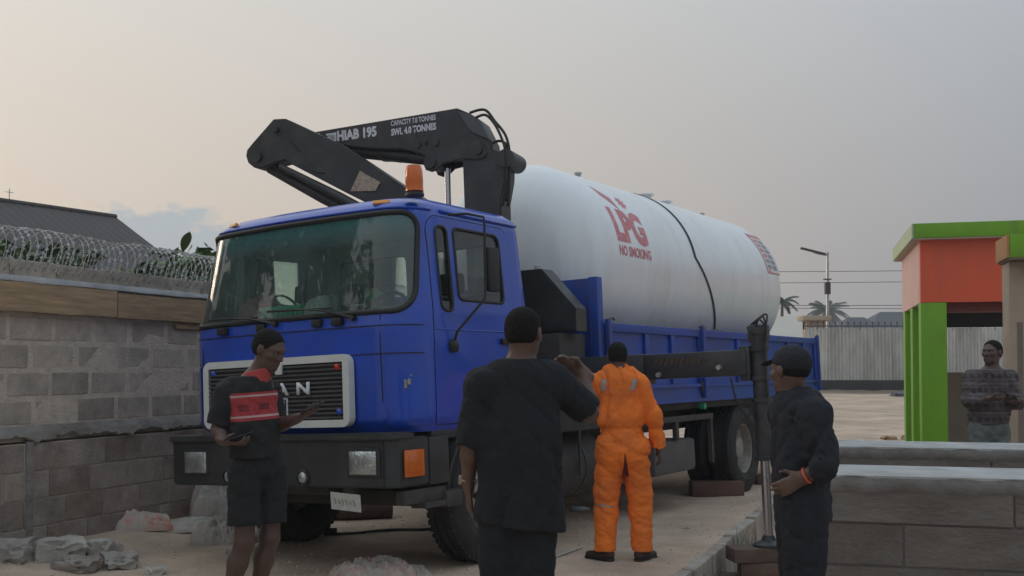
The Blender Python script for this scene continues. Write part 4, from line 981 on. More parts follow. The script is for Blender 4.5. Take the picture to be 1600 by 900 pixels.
# ---- loader crane folded across the cab
a_ = R(12); CD = Vector((-math.sin(a_), math.cos(a_), 0)); CN = Vector((math.cos(a_), math.sin(a_), 0)); C0 = Vector((2.45, .72, 0)); CZv = Vector((0, 0, 1))
def cp(t, z, n_=0.): return C0+CD*t+CZv*z+CN*n_
def plate(name, poly, th, n_off=0., m_=None, parent=None, bev=.008): return MB().prism(poly, C0+CN*n_off, CD, CZv, CN, th, bev=bev).build(name, m_ or m_crane, parent or truck, 35)
def disc(name, t, z, r, th, n_off=0., parent=None, m_=None): return MB().tube([cp(t, z, n_off-th/2), cp(t, z, n_off+th/2)], r, n=20).build(name, m_ or m_crane, parent or truck, 40)
b = MB(); b.box((2.15, .45, 1.06), (2.98, 1.95, 1.45), bev=.02); b.box((2.2, .5, 1.45), (2.7, 1.0, 2.1), bev=.03); crb = b.build('crane_base', m_crane, truck, 40)
plate('crane_column', [(.228, 2.0), (.232, 3.47), (.14, 3.54), (-.02, 3.55), (-.19, 3.475), (-.178, 3.26), (-.13, 3.05), (-.11, 2.0)], .26)
MB().tube([cp(.05, 1.9), cp(.05, 2.75)], .17, n=20).build('slewing_post', m_crane, truck, 40)
disc('column_pivot', -.20, 3.43, .085, .34)
main = plate('main_boom', [(2.15, 3.905), (.281, 3.962), (.153, 3.896), (.042, 3.805), (-.051, 3.604), (-.06, 3.47), (.10, 3.47), (.566, 3.524), (.663, 3.577), (.846, 3.640), (1.121, 3.672), (1.593, 3.765), (2.15, 3.78)], .22, bev=.012)
for s in (-1, 1): plate('link_plate', [(-.02, 3.50), (.02, 3.455), (.10, 3.45), (.22, 3.475), (.42, 3.45), (.48, 3.40), (.54, 3.385), (.60, 3.41), (.625, 3.475), (.60, 3.54), (.50, 3.60), (.20, 3.63), (.05, 3.62)], .025, s*.135)
for (t, z, r) in ((.077, 3.54, .05), (.546, 3.47, .055), (.69, 3.668, .036), (.505, 3.668, .036), (.30, 3.60, .022)): disc('pivot_pin', t, z, r, .33 if r > .04 else .25)
MB().tube([cp(.60, 3.668, -.118), cp(.595, 3.668, -.118)], .02, n=6).build('pin_lock', m_crane, truck)
plate('stiffener', [(.267, 3.922), (.153, 3.892), (.042, 3.80), (-.04, 3.625), (.108, 3.703), (.152, 3.738)], .03, -.118, mat('crane_grey', (.07, .075, .085), rough=.5), main, .003)
MB().tube([cp(1.62, 3.745, 0), cp(.58, 3.535, 0)], .062, n=14).build('boom_cylinder', m_crane, truck, 40)
MB().tube([cp(.42, 3.42, -.05), cp(.43, 2.6, -.05)], .028, n=14).build('lift_rod', m_chrome, truck, 40)
MB().tube([cp(.43, 2.75, -.05), cp(.40, 1.6, -.05)], .065, n=14).build('lift_cylinder', m_crane, truck, 40)
outb = plate('outer_boom', [(2.109, 4.032), (1.977, 4.022), (1.406, 3.714), (.742, 3.239), (.385, 2.987), (.709, 2.892), (1.326, 3.231), (1.993, 3.613), (2.10, 3.60), (2.194, 3.575), (2.26, 3.565), (2.34, 3.585), (2.405, 3.64), (2.428, 3.71), (2.415, 3.765), (2.361, 3.817)], .20, -.23, bev=.014)
disc('knuckle_pin', 2.294, 3.684, .055, .48, -.12); disc('knuckle_pin', 2.07, 3.92, .03, .5, -.12)
b = MB(); b.tube([cp(2.24, 3.585, -.2), cp(1.656, 3.245, -.2), cp(1.25, 3.02, -.2)], [.045, .058, .058], n=14); b.build('extension_cylinder', m_crane, truck, 40)
b = MB(); b.tube([cp(2.06, 3.57, -.30), cp(1.42, 3.21, -.30), cp(1.15, 3.05, -.30)], [.03, .045, .045], n=12); b.build('extension_cylinder', m_crane, truck, 40)
plate('boom_placard', [(1.182, 3.429), (.974, 3.299), (1.029, 3.225), (1.289, 3.245)], .006, -.337, mat('card', (.42, .33, .24), rough=.8, var=.25, scale=40, stain=(.16, .10, .07), stain_scale=30, stain_amt=.7), outb, 0)
hs_ = [[(.159, 3.904), (.018, 3.92), (-.079, 3.80), (-.181, 3.66), (-.225, 3.5), (-.22, 3.3), (-.17, 3.05)], [(.084, 3.841), (-.005, 3.86), (-.09, 3.764), (-.16, 3.62), (-.2, 3.49), (-.2, 3.25), (-.15, 3.0)], [(-.02, 3.58), (-.08, 3.62), (-.148, 3.605), (-.195, 3.527), (-.21, 3.3), (-.19, 3.0)], [(2.15, 3.60), (2.02, 3.50), (1.83, 3.46), (1.63, 3.30), (1.35, 3.17)], [(1.92, 3.80), (1.80, 3.66), (1.74, 3.56), (1.69, 3.49), (1.54, 3.44)], [(1.10, 3.60), (1.05, 3.555), (.95, 3.54), (.85, 3.515)]]
def spline(p, n_=8):
    p = [Vector(q) for q in p]; out = []
    for i in range(len(p)-1):
        a, b, c_, d_ = p[max(i-1, 0)], p[i], p[i+1], p[min(i+2, len(p)-1)]
        for k in range(n_): t = k/n_; out.append(.5*((2*b)+(-a+c_)*t+(2*a-5*b+4*c_-d_)*t*t+(-a+3*b-3*c_+d_)*t**3))
    return out+[p[-1]]
for k, h_ in enumerate(hs_): MB().tube(spline([cp(t, z, (-.10, -.14, -.08, -.31, -.345, -.13)[k]+.03*math.sin(i)) for i, (t, z) in enumerate(h_)]), .013 if k < 3 else .009, n=7).build('hydraulic_hose', m_seal, truck, True)
def boom_text(txt, h, t0, z0, wd, slope=0., bold=.0):
    me = text_mesh(txt, h, bold, 1.); kx = wd/max(v.co.x for v in me.vertices)
    for v in me.vertices: v.co.x *= kx
    for v in me.vertices: a, c_ = v.co.x, v.co.y; v.co = cp(t0-a, z0+c_+slope*a, -.1135)
    bm = bmesh.new(); bm.from_mesh(me)
    for f in bm.faces:
        if f.normal.dot(CN) > 0: f.normal_flip()
    bm.to_mesh(me); bm.free(); return link('lettering', me, m_print, main)
boom_text('HIAB 195', .105, 1.535, 3.790, .425, 0., .05); boom_text('CAPACITY 7.0 TONNES', .052, .958, 3.870, .465, .012, .03); boom_text('SWL 4.0 TONNES', .068, .958, 3.778, .465, .012, .045)
b = MB()
b.prism([(0, 0), (.13, 0), (.13, .085), (.02, .085), (.02, .068), (.113, .068), (.113, .017), (.05, .017), (.05, .045), (.08, .045), (.08, .055), (.035, .055), (.035, .005), (0, .01)], cp(1.675, 3.795, -.113), -CD, CZv, CN, .003); b.build('maker_mark', m_print, main)
MB().prism([(0, 0), (.075, 0), (.075, .095), (0, .08)], cp(1.80, 3.80, -.113), -CD, CZv, CN, .003).build('print_patch', m_print, main)
# hydraulic tank housing
tk = MB().prism([(.9, 2.44), (.316, 2.43), (-.02, 2.05), (-.02, 1.845), (.9, 1.85)], (2.70, 0, 0), (0, 1, 0), (0, 0, 1), (1, 0, 0), .22, bev=.012).build('oil_tank', mat('tank_black', (.022, .024, .023), rough=.42, var=.2, stain=(.05, .055, .045), stain_scale=4), truck, 35)
MB().tube([(2.70, .42, 2.435), (2.70, .42, 2.47)], .03, n=12).build('filler_cap', m_galv, tk); MB().tube([(2.65, .36, 2.435), (2.65, .36, 2.46)], .012, n=8).build('breather', m_galv, tk)
b = MB(); b.box((2.50, .10, 1.46), (2.98, .9, 1.83), bev=.01); b.box((2.45, .06, 1.06), (2.55, .2, 1.46)); b.build('oil_tank_bracket', m_chassis, truck, 40)
# ---- stabiliser drawn out to the near side
sb = MB().box((2.68, -.62, 1.345), (2.94, 1.9, 1.605), bev=.012).build('stabilizer_housing', m_crane, truck, 40)
sbi = MB().box((2.715, -1.53, 1.385), (2.905, -.62, 1.60), bev=.01).build('stabilizer_beam', m_crane, truck, 40)
m_ylw = mat('hazard_yellow', (.085, .055, .035), rough=.8, var=.4, scale=60)
for k in range(9):
    y = -.70-k*.05; MB().prism([(0, 0), (.022, 0), (.05, .06), (.028, .06)], (2.713, y, 1.50), (0, -1, 0), (0, 0, 1), (1, 0, 0), .003).build('hazard_stripe', m_ylw, sbi)
for y, z in ((-.48, 1.40), (-.40, 1.43), (-.75, 1.42), (-1.30, 1.46)): b = MB(); b.lathe([(0, -.03), (.02, -.03), (.024, 0)], (2.68 if y > -.62 else 2.714, y, z), 'x', 10); b.build('bolt', m_galv, sbi)
leg = MB(); leg.tube([(2.81, -1.62, .68), (2.81, -1.62, 1.76)], .066, n=20)
for z in (.70, 1.18, 1.36, 1.60, 1.74): leg.tube([(2.81, -1.62, z-.018), (2.81, -1.62, z+.018)], .082, n=20)
leg.box((2.73, -1.56, 1.34), (2.89, -1.47, 1.63), bev=.01); leg.box((2.75, -1.70, 1.66), (2.87, -1.54, 1.80), bev=.02)
leg_o = leg.build('stabilizer_leg', m_crane, truck, 35)
MB().tube([(2.81, -1.62, .06), (2.81, -1.62, .81)], .038, n=16).build('piston_rod', m_chrome, leg_o, 40)
b = MB(); b.lathe([(0, .0), (.13, .0), (.13, .02), (.06, .05), (.045, .09), (0, .09)], (2.81, -1.62, -.02), 'z', 20); b.build('foot_plate', m_crane, leg_o, 35)
for k in range(3): MB().tube(spline([(2.76+.03*k, -1.62+.05*k, 1.78), (2.72, -1.66-.03*k, 1.84+.02*k), (2.70, -1.72, 1.76), (2.73, -1.69, 1.6), (2.74, -1.69, 1.2)]), .008, n=6).build('hydraulic_hose', m_seal, leg_o, True)
MB().tube(spline([(2.7, -1.40, 1.37), (2.68, -1.46, 1.15), (2.70, -1.54, 1.05), (2.76, -1.55, 1.2)]), .008, n=6).build('hydraulic_hose', m_seal, leg_o, True)

# ================================================================== GAS TANK on the bed
m_tank = mat('white_tank_paint', (.80, .83, .85), rough=.34, var=.04, scale=1.2, coat=.22, coat_rough=.12, stain=(.58, .57, .53), stain_scale=2.4, stain_amt=.42, stretch=(1.6, 1.6, .32), bump=.03, bscale=3)
m_redp = mat('faded_red_print', (.58, .17, .19), rough=.5, var=.2, scale=14, stain=(.70, .45, .46), stain_scale=16, stain_amt=.5)
TXA, TL, TR, TY, TZ, TH_ = 3.73, 5.09, 1.06, 1.205, 2.62, .55
tank = empty('gas_tank'); tank.matrix_world = TRM; tag(tank, 'long white cylindrical gas tank with red lettering lying on the truck bed', 'tank')
prof = [(TR*math.cos(a), TXA-TH_*math.sin(a)) for a in [math.pi/2*(1-i/16) for i in range(16)]]+[(TR, TXA+TL*i/24) for i in range(25)]+[(TR*math.cos(a), TXA+TL+TH_*math.sin(a)) for a in [math.pi/2*(i/16) for i in range(1, 17)]]
b = MB(); b.lathe(prof, (0, TY, TZ), 'x', 96); sh = b.build('shell', m_tank, tank, True)
for x in (TXA, TXA+1.75, TXA+3.45, TXA+TL):
    b = MB(); b.lathe([(TR-.002, x-.014), (TR+.0025, x-.005), (TR+.0025, x+.005), (TR-.002, x+.014)], (0, TY, TZ), 'x', 96); b.build('weld_seam', m_tank, sh, True)
for x in (4.5, 8.0):
    b = MB(); n_ = 24
    poly = [(-.85, 1.28-TZ), (.85, 1.28-TZ)]+[(TR*1.0*math.cos(a), TR*math.sin(a)) for a in [R(-40-100*i/n_) for i in range(n_+1)]]
    b.prism(poly, (x, TY, TZ), (0, 1, 0), (0, 0, 1), (1, 0, 0), .18); b.build('saddle', m_tank, tank, 40)
for x, y, r, h_ in ((4.55, .95, .045, .05), (4.8, 1.1, .04, .04), (6.15, .9, .12, .03), (6.85, .95, .11, .03), (8.35, 1.05, .04, .05), (5.1, 1.2, .03, .03)):
    zt = TZ+math.sqrt(TR**2-(y-TY)**2); b = MB(); b.lathe([(r*.7, -.05), (r*.7, h_*.5), (r, h_*.5), (r, h_), (0, h_)], (x, y, zt), 'z', 20); b.build('valve_flange' if r > .1 else 'valve', m_tank if r > .1 else m_galv, tank, 35)
def tp(x, ang, off=.002): a = R(ang); return Vector((x, TY-(TR+off)*math.cos(a), TZ+(TR+off)*math.sin(a)))
def wrap(me, x0, a0, name, m_=None, cuts=2):
    bm = bmesh.new(); bm.from_mesh(me); bmesh.ops.triangulate(bm, faces=bm.faces[:]); bmesh.ops.subdivide_edges(bm, edges=bm.edges[:], cuts=cuts, use_grid_fill=True)
    for v in bm.verts: v.co = tp(x0+v.co.x, a0+math.degrees(v.co.y/TR))
    bmesh.ops.recalc_face_normals(bm, faces=bm.faces[:])
    for f in bm.faces:
        if f.normal.dot(Vector((0, TY, TZ))-Vector((0, f.calc_center_median().y, f.calc_center_median().z))) > 0: f.normal_flip()
    bm.to_mesh(me); bm.free(); return link(name, me, m_ or m_redp, sh)
me = text_mesh('LPG', .40, .055, 1.0); w_ = max(v.co.x for v in me.vertices)
for v in me.vertices: v.co.x *= .74/w_
wrap(me, 3.88, 9.5, 'lettering', cuts=3)
me = text_mesh('NO SMOKING', .11, .04, 1.0); w_ = max(v.co.x for v in me.vertices)
for v in me.vertices: v.co.x *= .75/w_
wrap(me, 3.88, 1.8, 'lettering')
b = MB(); b.add([(0, .20, 0), (.26, .05, 0), (.30, -.11, 0), (.06, .06, 0)], [(0, 1, 2, 3)]); me = b.mesh(); wrap(me, 3.92, 37, 'flame_mark', cuts=4)
b = MB()
for k in range(4): a = R(45*k+20); c_, s_ = math.cos(a)*.085, math.sin(a)*.085; n_ = (-math.sin(a)*.016, math.cos(a)*.016); b.add([(c_+n_[0], s_+n_[1], 0), (c_-n_[0], s_-n_[1], 0), (-c_-n_[0], -s_-n_[1], 0), (-c_+n_[0], -s_+n_[1], 0)], [(0, 1, 2, 3)])
b.add([(.045*math.cos(R(45*k)), .045*math.sin(R(45*k)), .0004) for k in range(8)], [tuple(range(8))]); me = b.mesh(); wrap(me, 4.40, 38, 'star_mark', cuts=2)
# safety placard near the rear end
m_plac = mat('placard', (.60, .50, .52), rough=.5, var=.1, scale=8); m_grey = mat('grey_print', (.30, .30, .33), rough=.6)
def patch(x0, x1, a0, a1, m_, off, name='placard', n_=8):
    vs = [tp(x0+(x1-x0)*i/2, a0+(a1-a0)*j/n_, off) for i in range(3) for j in range(n_+1)]
    return MB().add(vs, [(i*(n_+1)+j, i*(n_+1)+j+1, (i+1)*(n_+1)+j+1, (i+1)*(n_+1)+j) for i in range(2) for j in range(n_)]).build(name, m_, sh, True)
m_wplac = mat('placard_white', (.66, .64, .66), rough=.5)
patch(8.42, 8.92, 10, 46, m_wplac, .002)
patch(8.42, 8.92, 10, 11.2, m_redp, .004, 'placard_border', 2); patch(8.42, 8.45, 10, 46, m_redp, .004, 'placard_border'); patch(8.42, 8.92, 42, 46, m_redp, .004, 'placard_border', 2)
for k in range(6): patch(8.50, 8.64, 14+4.6*k, 17+4.6*k, m_grey if k < 2 else m_redp, .004, 'placard_print', 2); patch(8.68, 8.85, 13.4+4.6*k, 17+4.6*k, m_grey, .004, 'placard_print', 2)
patch(8.49, 8.56, 11.6, 13.4, m_amber2, .0045, 'placard_print', 2)
# lashing strap over the tank down to the bed
pts = []
for i in range(49):
    a = 130-165*i/48; x = 5.86+(.0 if a > 10 else (10-a)/45*.95); pts.append((x, a))
vs = []; 
for x, a in pts:
    for d_, o_ in ((-.025, .004), (.025, .004), (.025, .009), (-.025, .009)): vs.append(tp(x+d_, a, o_))
e_ = tp(6.81, -35); 
for d_, o_ in ((-.025, 0), (.025, 0), (.025, .005), (-.025, .005)): vs.append(Vector((6.98+d_, .05-o_, 1.90)))
n_ = len(vs)//4; st = MB().add(vs, [(i*4+j, i*4+(j+1) % 4, (i+1)*4+(j+1) % 4, (i+1)*4+j) for i in range(n_-1) for j in range(4)]).build('lashing_strap', mat('strap_green', (.018, .045, .038), rough=.8, var=.2), None, 40)
st.matrix_world = TRM; tag(st, 'dark green lashing strap pulled over the white tank', 'strap')

# things lying on the dashboard behind the windscreen
def dash(o, loc_, label, cat): o.matrix_world = TRM @ Matrix.Translation(loc_); return tag(o, label, cat)
bk = empty('plastic_basket'); dash(bk, (.36, 1.30, 1.905), 'green plastic basket on the dashboard behind the windscreen', 'basket')
m_gpl = mat('green_basket', (.10, .50, .28), rough=.5)
b = MB()
for k in range(9): b.box((-.09, -.2+.048*k, 0), (-.082, -.178+.048*k, .13)); b.box((.082, -.2+.048*k, 0), (.09, -.178+.048*k, .13))
b.box((-.095, -.21, .12), (-.078, .23, .145)); b.box((.078, -.21, .12), (.095, .23, .145)); b.box((-.08, -.21, 0), (.08, -.2, .14)); b.box((-.08, .22, 0), (.08, .23, .14)); b.box((-.085, -.2, 0), (.085, .22, .008)); b.build('frame', m_gpl, bk)
o = rock('rag', mat('striped_rag', (.42, .44, .40), rough=.9, var=.35, scale=25), (.10, .13, .13), 5, None, .3, 4, False); dash(o, (.38, .98, 1.98), 'pale striped cloth bundle on the dashboard in the middle', 'cloth')
o = rock('crumpled_paper', mat('pale_green_cloth', (.45, .60, .38), rough=.9, var=.2, scale=20), (.05, .17, .045), 8, None, .5, 4); dash(o, (.36, .42, 1.93), 'pale green crumpled cloth behind the right end of the windscreen', 'cloth')
o = rock('bag', mat('pink_bag', (.30, .10, .12), rough=.8, var=.4, scale=9), (.10, .14, .16), 9, None, .5, 4); dash(o, (.45, 1.72, 2.0), 'dark reddish bundle behind the left end of the windscreen', 'bag')

# ================================================================== PEOPLE (local frame: x to the right, y away from the camera, z up)
m_skin1 = mat('skin_dark', (.085, .047, .037), rough=.5, var=.16, scale=9, bump=.05, bscale=120)
m_skin2 = mat('skin_brown', (.105, .058, .042), rough=.5, var=.16, scale=9, bump=.05, bscale=120)
m_hair = mat('cropped_hair', (.016, .0135, .0125), rough=.95, var=.4, scale=60, bump=.8, bscale=260, spec=.2)
m_eye = mat('eye_white', (.20, .16, .14), rough=.6); m_iris = mat('iris', (.012, .008, .006), rough=.2)
V3 = lambda *a: np.array(a, float)
def hand(s, wr, d, n, thumb, curl=.5, sc=1., grip=False):
    d = nrm(d); n = np.array(n, float); n = nrm(n-d*(n@d)); w = np.cross(d, n); w = w if thumb > 0 else -w       # w points to the thumb side
    wr = np.array(wr, float); pc = wr+d*.052*sc
    s.cone(wr-d*.03, wr+d*.02*sc, .025*sc, .027*sc, .02, n, 1.25)
    s.cone(wr+d*.015*sc, wr+d*.085*sc, .034*sc, .040*sc, .015, n, 2.6)
    for i, (off, L, r) in enumerate(((.030, .072, .0090), (.010, .080, .0095), (-.011, .074, .0090), (-.030, .058, .0082))):
        p = wr+d*(.088-.004*abs(i-1.3))*sc+w*off*sc; ang = .25*curl; dd = d*math.cos(ang)+n*math.sin(ang); spread = w*(off*.8); dd = nrm(dd+spread)
        for j, fr in enumerate((.45, .32, .23)):
            q = p+dd*L*fr*sc; s.cone(p, q, r*(1-.08*j)*sc, r*(1-.08*(j+1))*sc, .006); p = q; ang += curl*(.85 if j == 0 else .6); dd = nrm(d*math.cos(ang)+n*math.sin(ang)+spread*.6)
    tb = wr+d*.028*sc+w*.030*sc+n*.006*sc; t1 = tb+nrm(d*.7+w*.75+n*(.25+.35*curl))*.042*sc; t2 = t1+nrm(d*.9+w*(.25-.3*curl)+n*(.3+.4*curl))*.030*sc
    s.cone(tb, t1, .014*sc, .0115*sc, .012); s.cone(t1, t2, .0110*sc, .0085*sc, .006)
def axes_of(F, tilt=0.):
    F = nrm(F); up = V3(0, 0, 1); Rr = nrm(np.cross(F, up)); U_ = np.cross(Rr, F); return Rr, F, U_
def head(s, c, F, sc=1.):
    Rr, F, U_ = axes_of(F); A = np.stack([Rr, F, U_]); c = np.array(c, float); q = lambda r, f, u: c+(Rr*r+F*f+U_*u)*sc
    s.ell(q(0, -.008, .028), V3(.073, .094, .082)*sc, A, .02)
    s.ell(q(0, .022, -.025), V3(.060, .070, .085)*sc, A, .03)
    s.ell(q(0, .045, -.075), V3(.042, .042, .035)*sc, A, .03)
    s.ell(q(0, .072, -.098), V3(.020, .018, .016)*sc, A, .02)
    s.ell(q(0, .078, .018), V3(.045, .016, .012)*sc, A, .02)            # brow
    s.cone(q(0, .088, .006), q(0, .104, -.030), .008*sc, .013*sc, .012)  # nose
    for k in (-1, 1):
        s.ell(q(.014*k, .094, -.033), V3(.010, .010, .008)*sc, A, .008)
        s.ell(q(.076*k, -.004, -.006), V3(.009, .019, .030)*sc, A, .008)  # ear
        s.ell(q(.040*k, .062, -.022), V3(.022, .022, .018)*sc, A, .02)    # cheek
        s.ell(q(.031*k, .094, .000), V3(.016, .014, .010)*sc, A, .008, sub=True)
    s.ell(q(0, .084, -.060), V3(.024, .014, .007)*sc, A, .006); s.ell(q(0, .083, -.073), V3(.021, .013, .008)*sc, A, .006)
    return q, A
def hair(root, c, F, sc=1., m_=None, thick=.0035, line=.035, h=.006):
    Rr, F, U_ = axes_of(F); A = np.stack([Rr, F, U_]); c = np.array(c, float); s = SDF(h); q = lambda r, f, u: c+(Rr*r+F*f+U_*u)*sc
    s.ell(q(0, -.010, .029), V3(.074+thick, .093+thick, .082+thick)*sc, A, .01, cuts=[(q(0, .058, line), nrm(F*.80-U_*.60)), (q(0, -.02, -.040), nrm(-U_-F*.05))])
    s.ell(q(0, -.030, .0), V3(.070+thick, .068+thick, .07)*sc, A, .01, cuts=[(q(0, -.05, -.05), -U_), (q(0, -.012, 0), F)])
    return link('hair', s.mesh('hair', waves(3, .0022, 260, 6)), m_ or m_hair, root)
def eyes(root, c, F, sc=1.):
    Rr, F, U_ = axes_of(F); c = np.array(c, float)
    for k in (-1, 1):
        b = MB(); p = c+(Rr*.031*k+F*.077+U_*.001)*sc
        b.lathe([(0, -.011)]+[(.011*math.cos(a), .011*math.sin(a)) for a in [R(-80+20*i) for i in range(9)]]+[(0, .011)], tuple(p), 'z', 12); e = b.build('eye', m_eye, root, True)
        b = MB(); p2 = p+F*.0085; b.lathe([(0, -.0052)]+[(.0052*math.cos(a), .0052*math.sin(a)) for a in [R(-60+30*i) for i in range(5)]]+[(0, .0052)], tuple(p2), 'z', 10); b.build('iris', m_iris, e, True)
def human(label, base, J, f, hd, skin, **k):
    return person_(label, base, {q: v for q, v in J.items() if q not in ('hL', 'hR', 'toeL', 'toeR')}, J, f, hd, skin, **k)
def person_(label, base, pts, J, f, hd, skin, h=.006, hand_sc=1., curls=(.6, .6), hsc=1.):
    root = empty('person', base); tag(root, label, 'person'); s = SDF(h); f3 = nrm(V3(f[0], f[1], 0)); j = {k: V3(*v) for k, v in pts.items()}
    hd = nrm(V3(*hd)); head(s, j['head'], hd, hsc)
    s.cone(j['neck'], j['head']+V3(0, 0, -.05)-hd*.012, .058, .052, .03)
    s.cone(j['neck']+V3(0, 0, -.10), j['pelvis']+V3(0, 0, .22), .115, .10, .05, f3, 1.5)
    s.cone(j['pelvis']+V3(0, 0, .25), j['pelvis'], .10, .105, .05, f3, 1.35)
    for i, S in enumerate('LR'):
        s.cone(j['neck']+V3(0, 0, -.03), j['sh'+S], .048, .048, .05)
        s.cone(j['sh'+S], j['el'+S], .048, .039, .03); e3 = j['el'+S]*.7+j['wr'+S]*.3
        s.cone(j['el'+S], e3, .039, .040, .02); s.cone(e3, j['wr'+S], .040, .027, .02)
        hand(s, j['wr'+S], *J['h'+S], curls[i], hand_sc)
        s.cone(j['hip'+S], j['kn'+S], .075, .054, .04); m_ = j['kn'+S]*.72+j['an'+S]*.28-f3*.012
        s.cone(j['kn'+S], m_, .052, .055, .03); s.cone(m_, j['an'+S], .055, .036, .03)
        td = nrm(V3(*J['toe'+S], 0)); a = j['an'+S]
        s.cone(a-td*.03+V3(0, 0, -.05), a+td*.13+V3(0, 0, -.06), .034, .026, .03)
    link('body', s.mesh('body'), skin, root); return root, j, f3
def shoes(root, j, J, m_, sole=None, h=.007):
    for S in 'LR':
        td = nrm(V3(*J['toe'+S], 0)); a = j['an'+S]; z0 = a[2]-.09; s = SDF(h); low = V3(a[0], a[1], z0)
        s.cone(a-td*.035+V3(0, 0, -.045), a+td*.05+V3(0, 0, -.045), .047, .044, .03); s.cone(a+td*.03+V3(0, 0, -.050), a+td*.16+V3(0, 0, -.062), .045, .036, .03, V3(0, 0, 1), 1.25)
        o = link('shoe', s.mesh('shoe', None, [((0, 0, z0+.002), (0, 0, -1))]), m_, root)
        s = SDF(h); s.cone(low-td*.04+V3(0, 0, .008), low+td*.165+V3(0, 0, .008), .048, .042, .02, V3(0, 0, 1), 3.2); link('sole', s.mesh('sole'), sole or m_seal, o)
def trousers(root, j, f3, m_, top, r=(.115, .085, .075), end=.0, name='trousers', seed=1, h=.008, fold=None, hemz=None, wid=.135):
    s = SDF(h); p = j['pelvis']
    s.cone(V3(p[0], p[1], top), p, wid, wid+.008, .05, f3, 1.3)
    for S in 'LR':
        a, k_, n_ = j['hip'+S], j['kn'+S], j['an'+S]
        if hemz is None:
            e = n_+V3(0, 0, end); s.cone(a, k_, r[0], r[1], .05); s.cone(k_, e, r[1], r[2], .04, cuts=[(tuple(e+V3(0, 0, .0)), (0, 0, -1))])
        else:
            t = (a[2]-hemz)/(a[2]-k_[2]); e = a+(k_-a)*t; s.cone(a, e, r[0], r[1], .02, cuts=[(tuple(e), (0, 0, -1))])
    return link(name, s.mesh(name, fold or waves(seed, .008, 34, 8, (1, 1, 1.5)), [((0, 0, top+.02), (0, 0, 1))]), m_, root)
def bands(name, base, bl, rough=.85):
    m = mat(name, base, rough=rough, var=.15, scale=20, bump=.15, bscale=200); n, l = nt(m); b = n['Principled BSDF']; src = b.inputs['Base Color'].links[0].from_socket
    t = n.new('ShaderNodeTexCoord'); sx = n.new('ShaderNodeSeparateXYZ'); l.new(t.outputs['Object'], sx.inputs[0])
    wv = n.new('ShaderNodeMath'); wv.operation = 'MULTIPLY_ADD'; l.new(sx.outputs[0], wv.inputs[0]); wv.inputs[1].default_value = -.07; l.new(sx.outputs[2], wv.inputs[2])
    for z0, z1, c in bl:
        a = n.new('ShaderNodeMath'); a.operation = 'COMPARE'; l.new(wv.outputs[0], a.inputs[0]); a.inputs[1].default_value = (z0+z1)/2; a.inputs[2].default_value = (z1-z0)/2
        mx = n.new('ShaderNodeMix'); mx.data_type = 'RGBA'; l.new(a.outputs[0], mx.inputs[0]); l.new(src, mx.inputs[6]); mx.inputs[7].default_value = c+(1,); src = mx.outputs[2]
    l.new(src, b.inputs['Base Color']); return m
def plaid(name):
    m = mat(name, (.050, .039, .041), rough=.9, var=.2, scale=12); n, l = nt(m); b = n['Principled BSDF']; src = b.inputs['Base Color'].links[0].from_socket
    t = n.new('ShaderNodeTexCoord'); sx = n.new('ShaderNodeSeparateXYZ'); l.new(t.outputs['Object'], sx.inputs[0])
    for ax, fr, wd, c, fac in ((2, 95, .62, (.105, .085, .088), .4), (0, 110, .72, (.10, .08, .083), .4), (2, 47, 1.2, (.15, .125, .12), .5)):
        s1 = n.new('ShaderNodeMath'); s1.operation = 'MULTIPLY'; l.new(sx.outputs[ax], s1.inputs[0]); s1.inputs[1].default_value = fr
        s2 = n.new('ShaderNodeMath'); s2.operation = 'SINE'; l.new(s1.outputs[0], s2.inputs[0]); s3 = n.new('ShaderNodeMath'); s3.operation = 'GREATER_THAN'; l.new(s2.outputs[0], s3.inputs[0]); s3.inputs[1].default_value = wd-.35
        s4 = n.new('ShaderNodeMath'); s4.operation = 'MULTIPLY'; l.new(s3.outputs[0], s4.inputs[0]); s4.inputs[1].default_value = fac
        mx = n.new('ShaderNodeMix'); mx.data_type = 'RGBA'; l.new(s4.outputs[0], mx.inputs[0]); l.new(src, mx.inputs[6]); mx.inputs[7].default_value = c+(1,); src = mx.outputs[2]
    l.new(src, b.inputs['Base Color']); return m
m_blackcl = mat('black_cotton', (.017, .0185, .0215), rough=.9, var=.2, scale=25, bump=.25, bscale=240, spec=.25)
m_blackcl2 = mat('black_drill', (.019, .0205, .026), rough=.85, var=.25, scale=25, bump=.25, bscale=200, spec=.25)
m_shorts = mat('charcoal_shorts', (.021, .0225, .024), rough=.9, var=.2, scale=20, bump=.2, spec=.25)
m_cover = mat('orange_coverall', (.88, .205, .030), rough=.85, var=.14, scale=7, bump=.3, bscale=90, spec=.25, stain=(.42, .115, .04), stain_scale=3.6, stain_amt=.65)
m_jeans = mat('washed_jeans', (.13, .145, .14), rough=.9, var=.35, scale=14, bump=.2)
m_phone = mat('phone_black', (.012, .012, .014), rough=.2, var=.1)

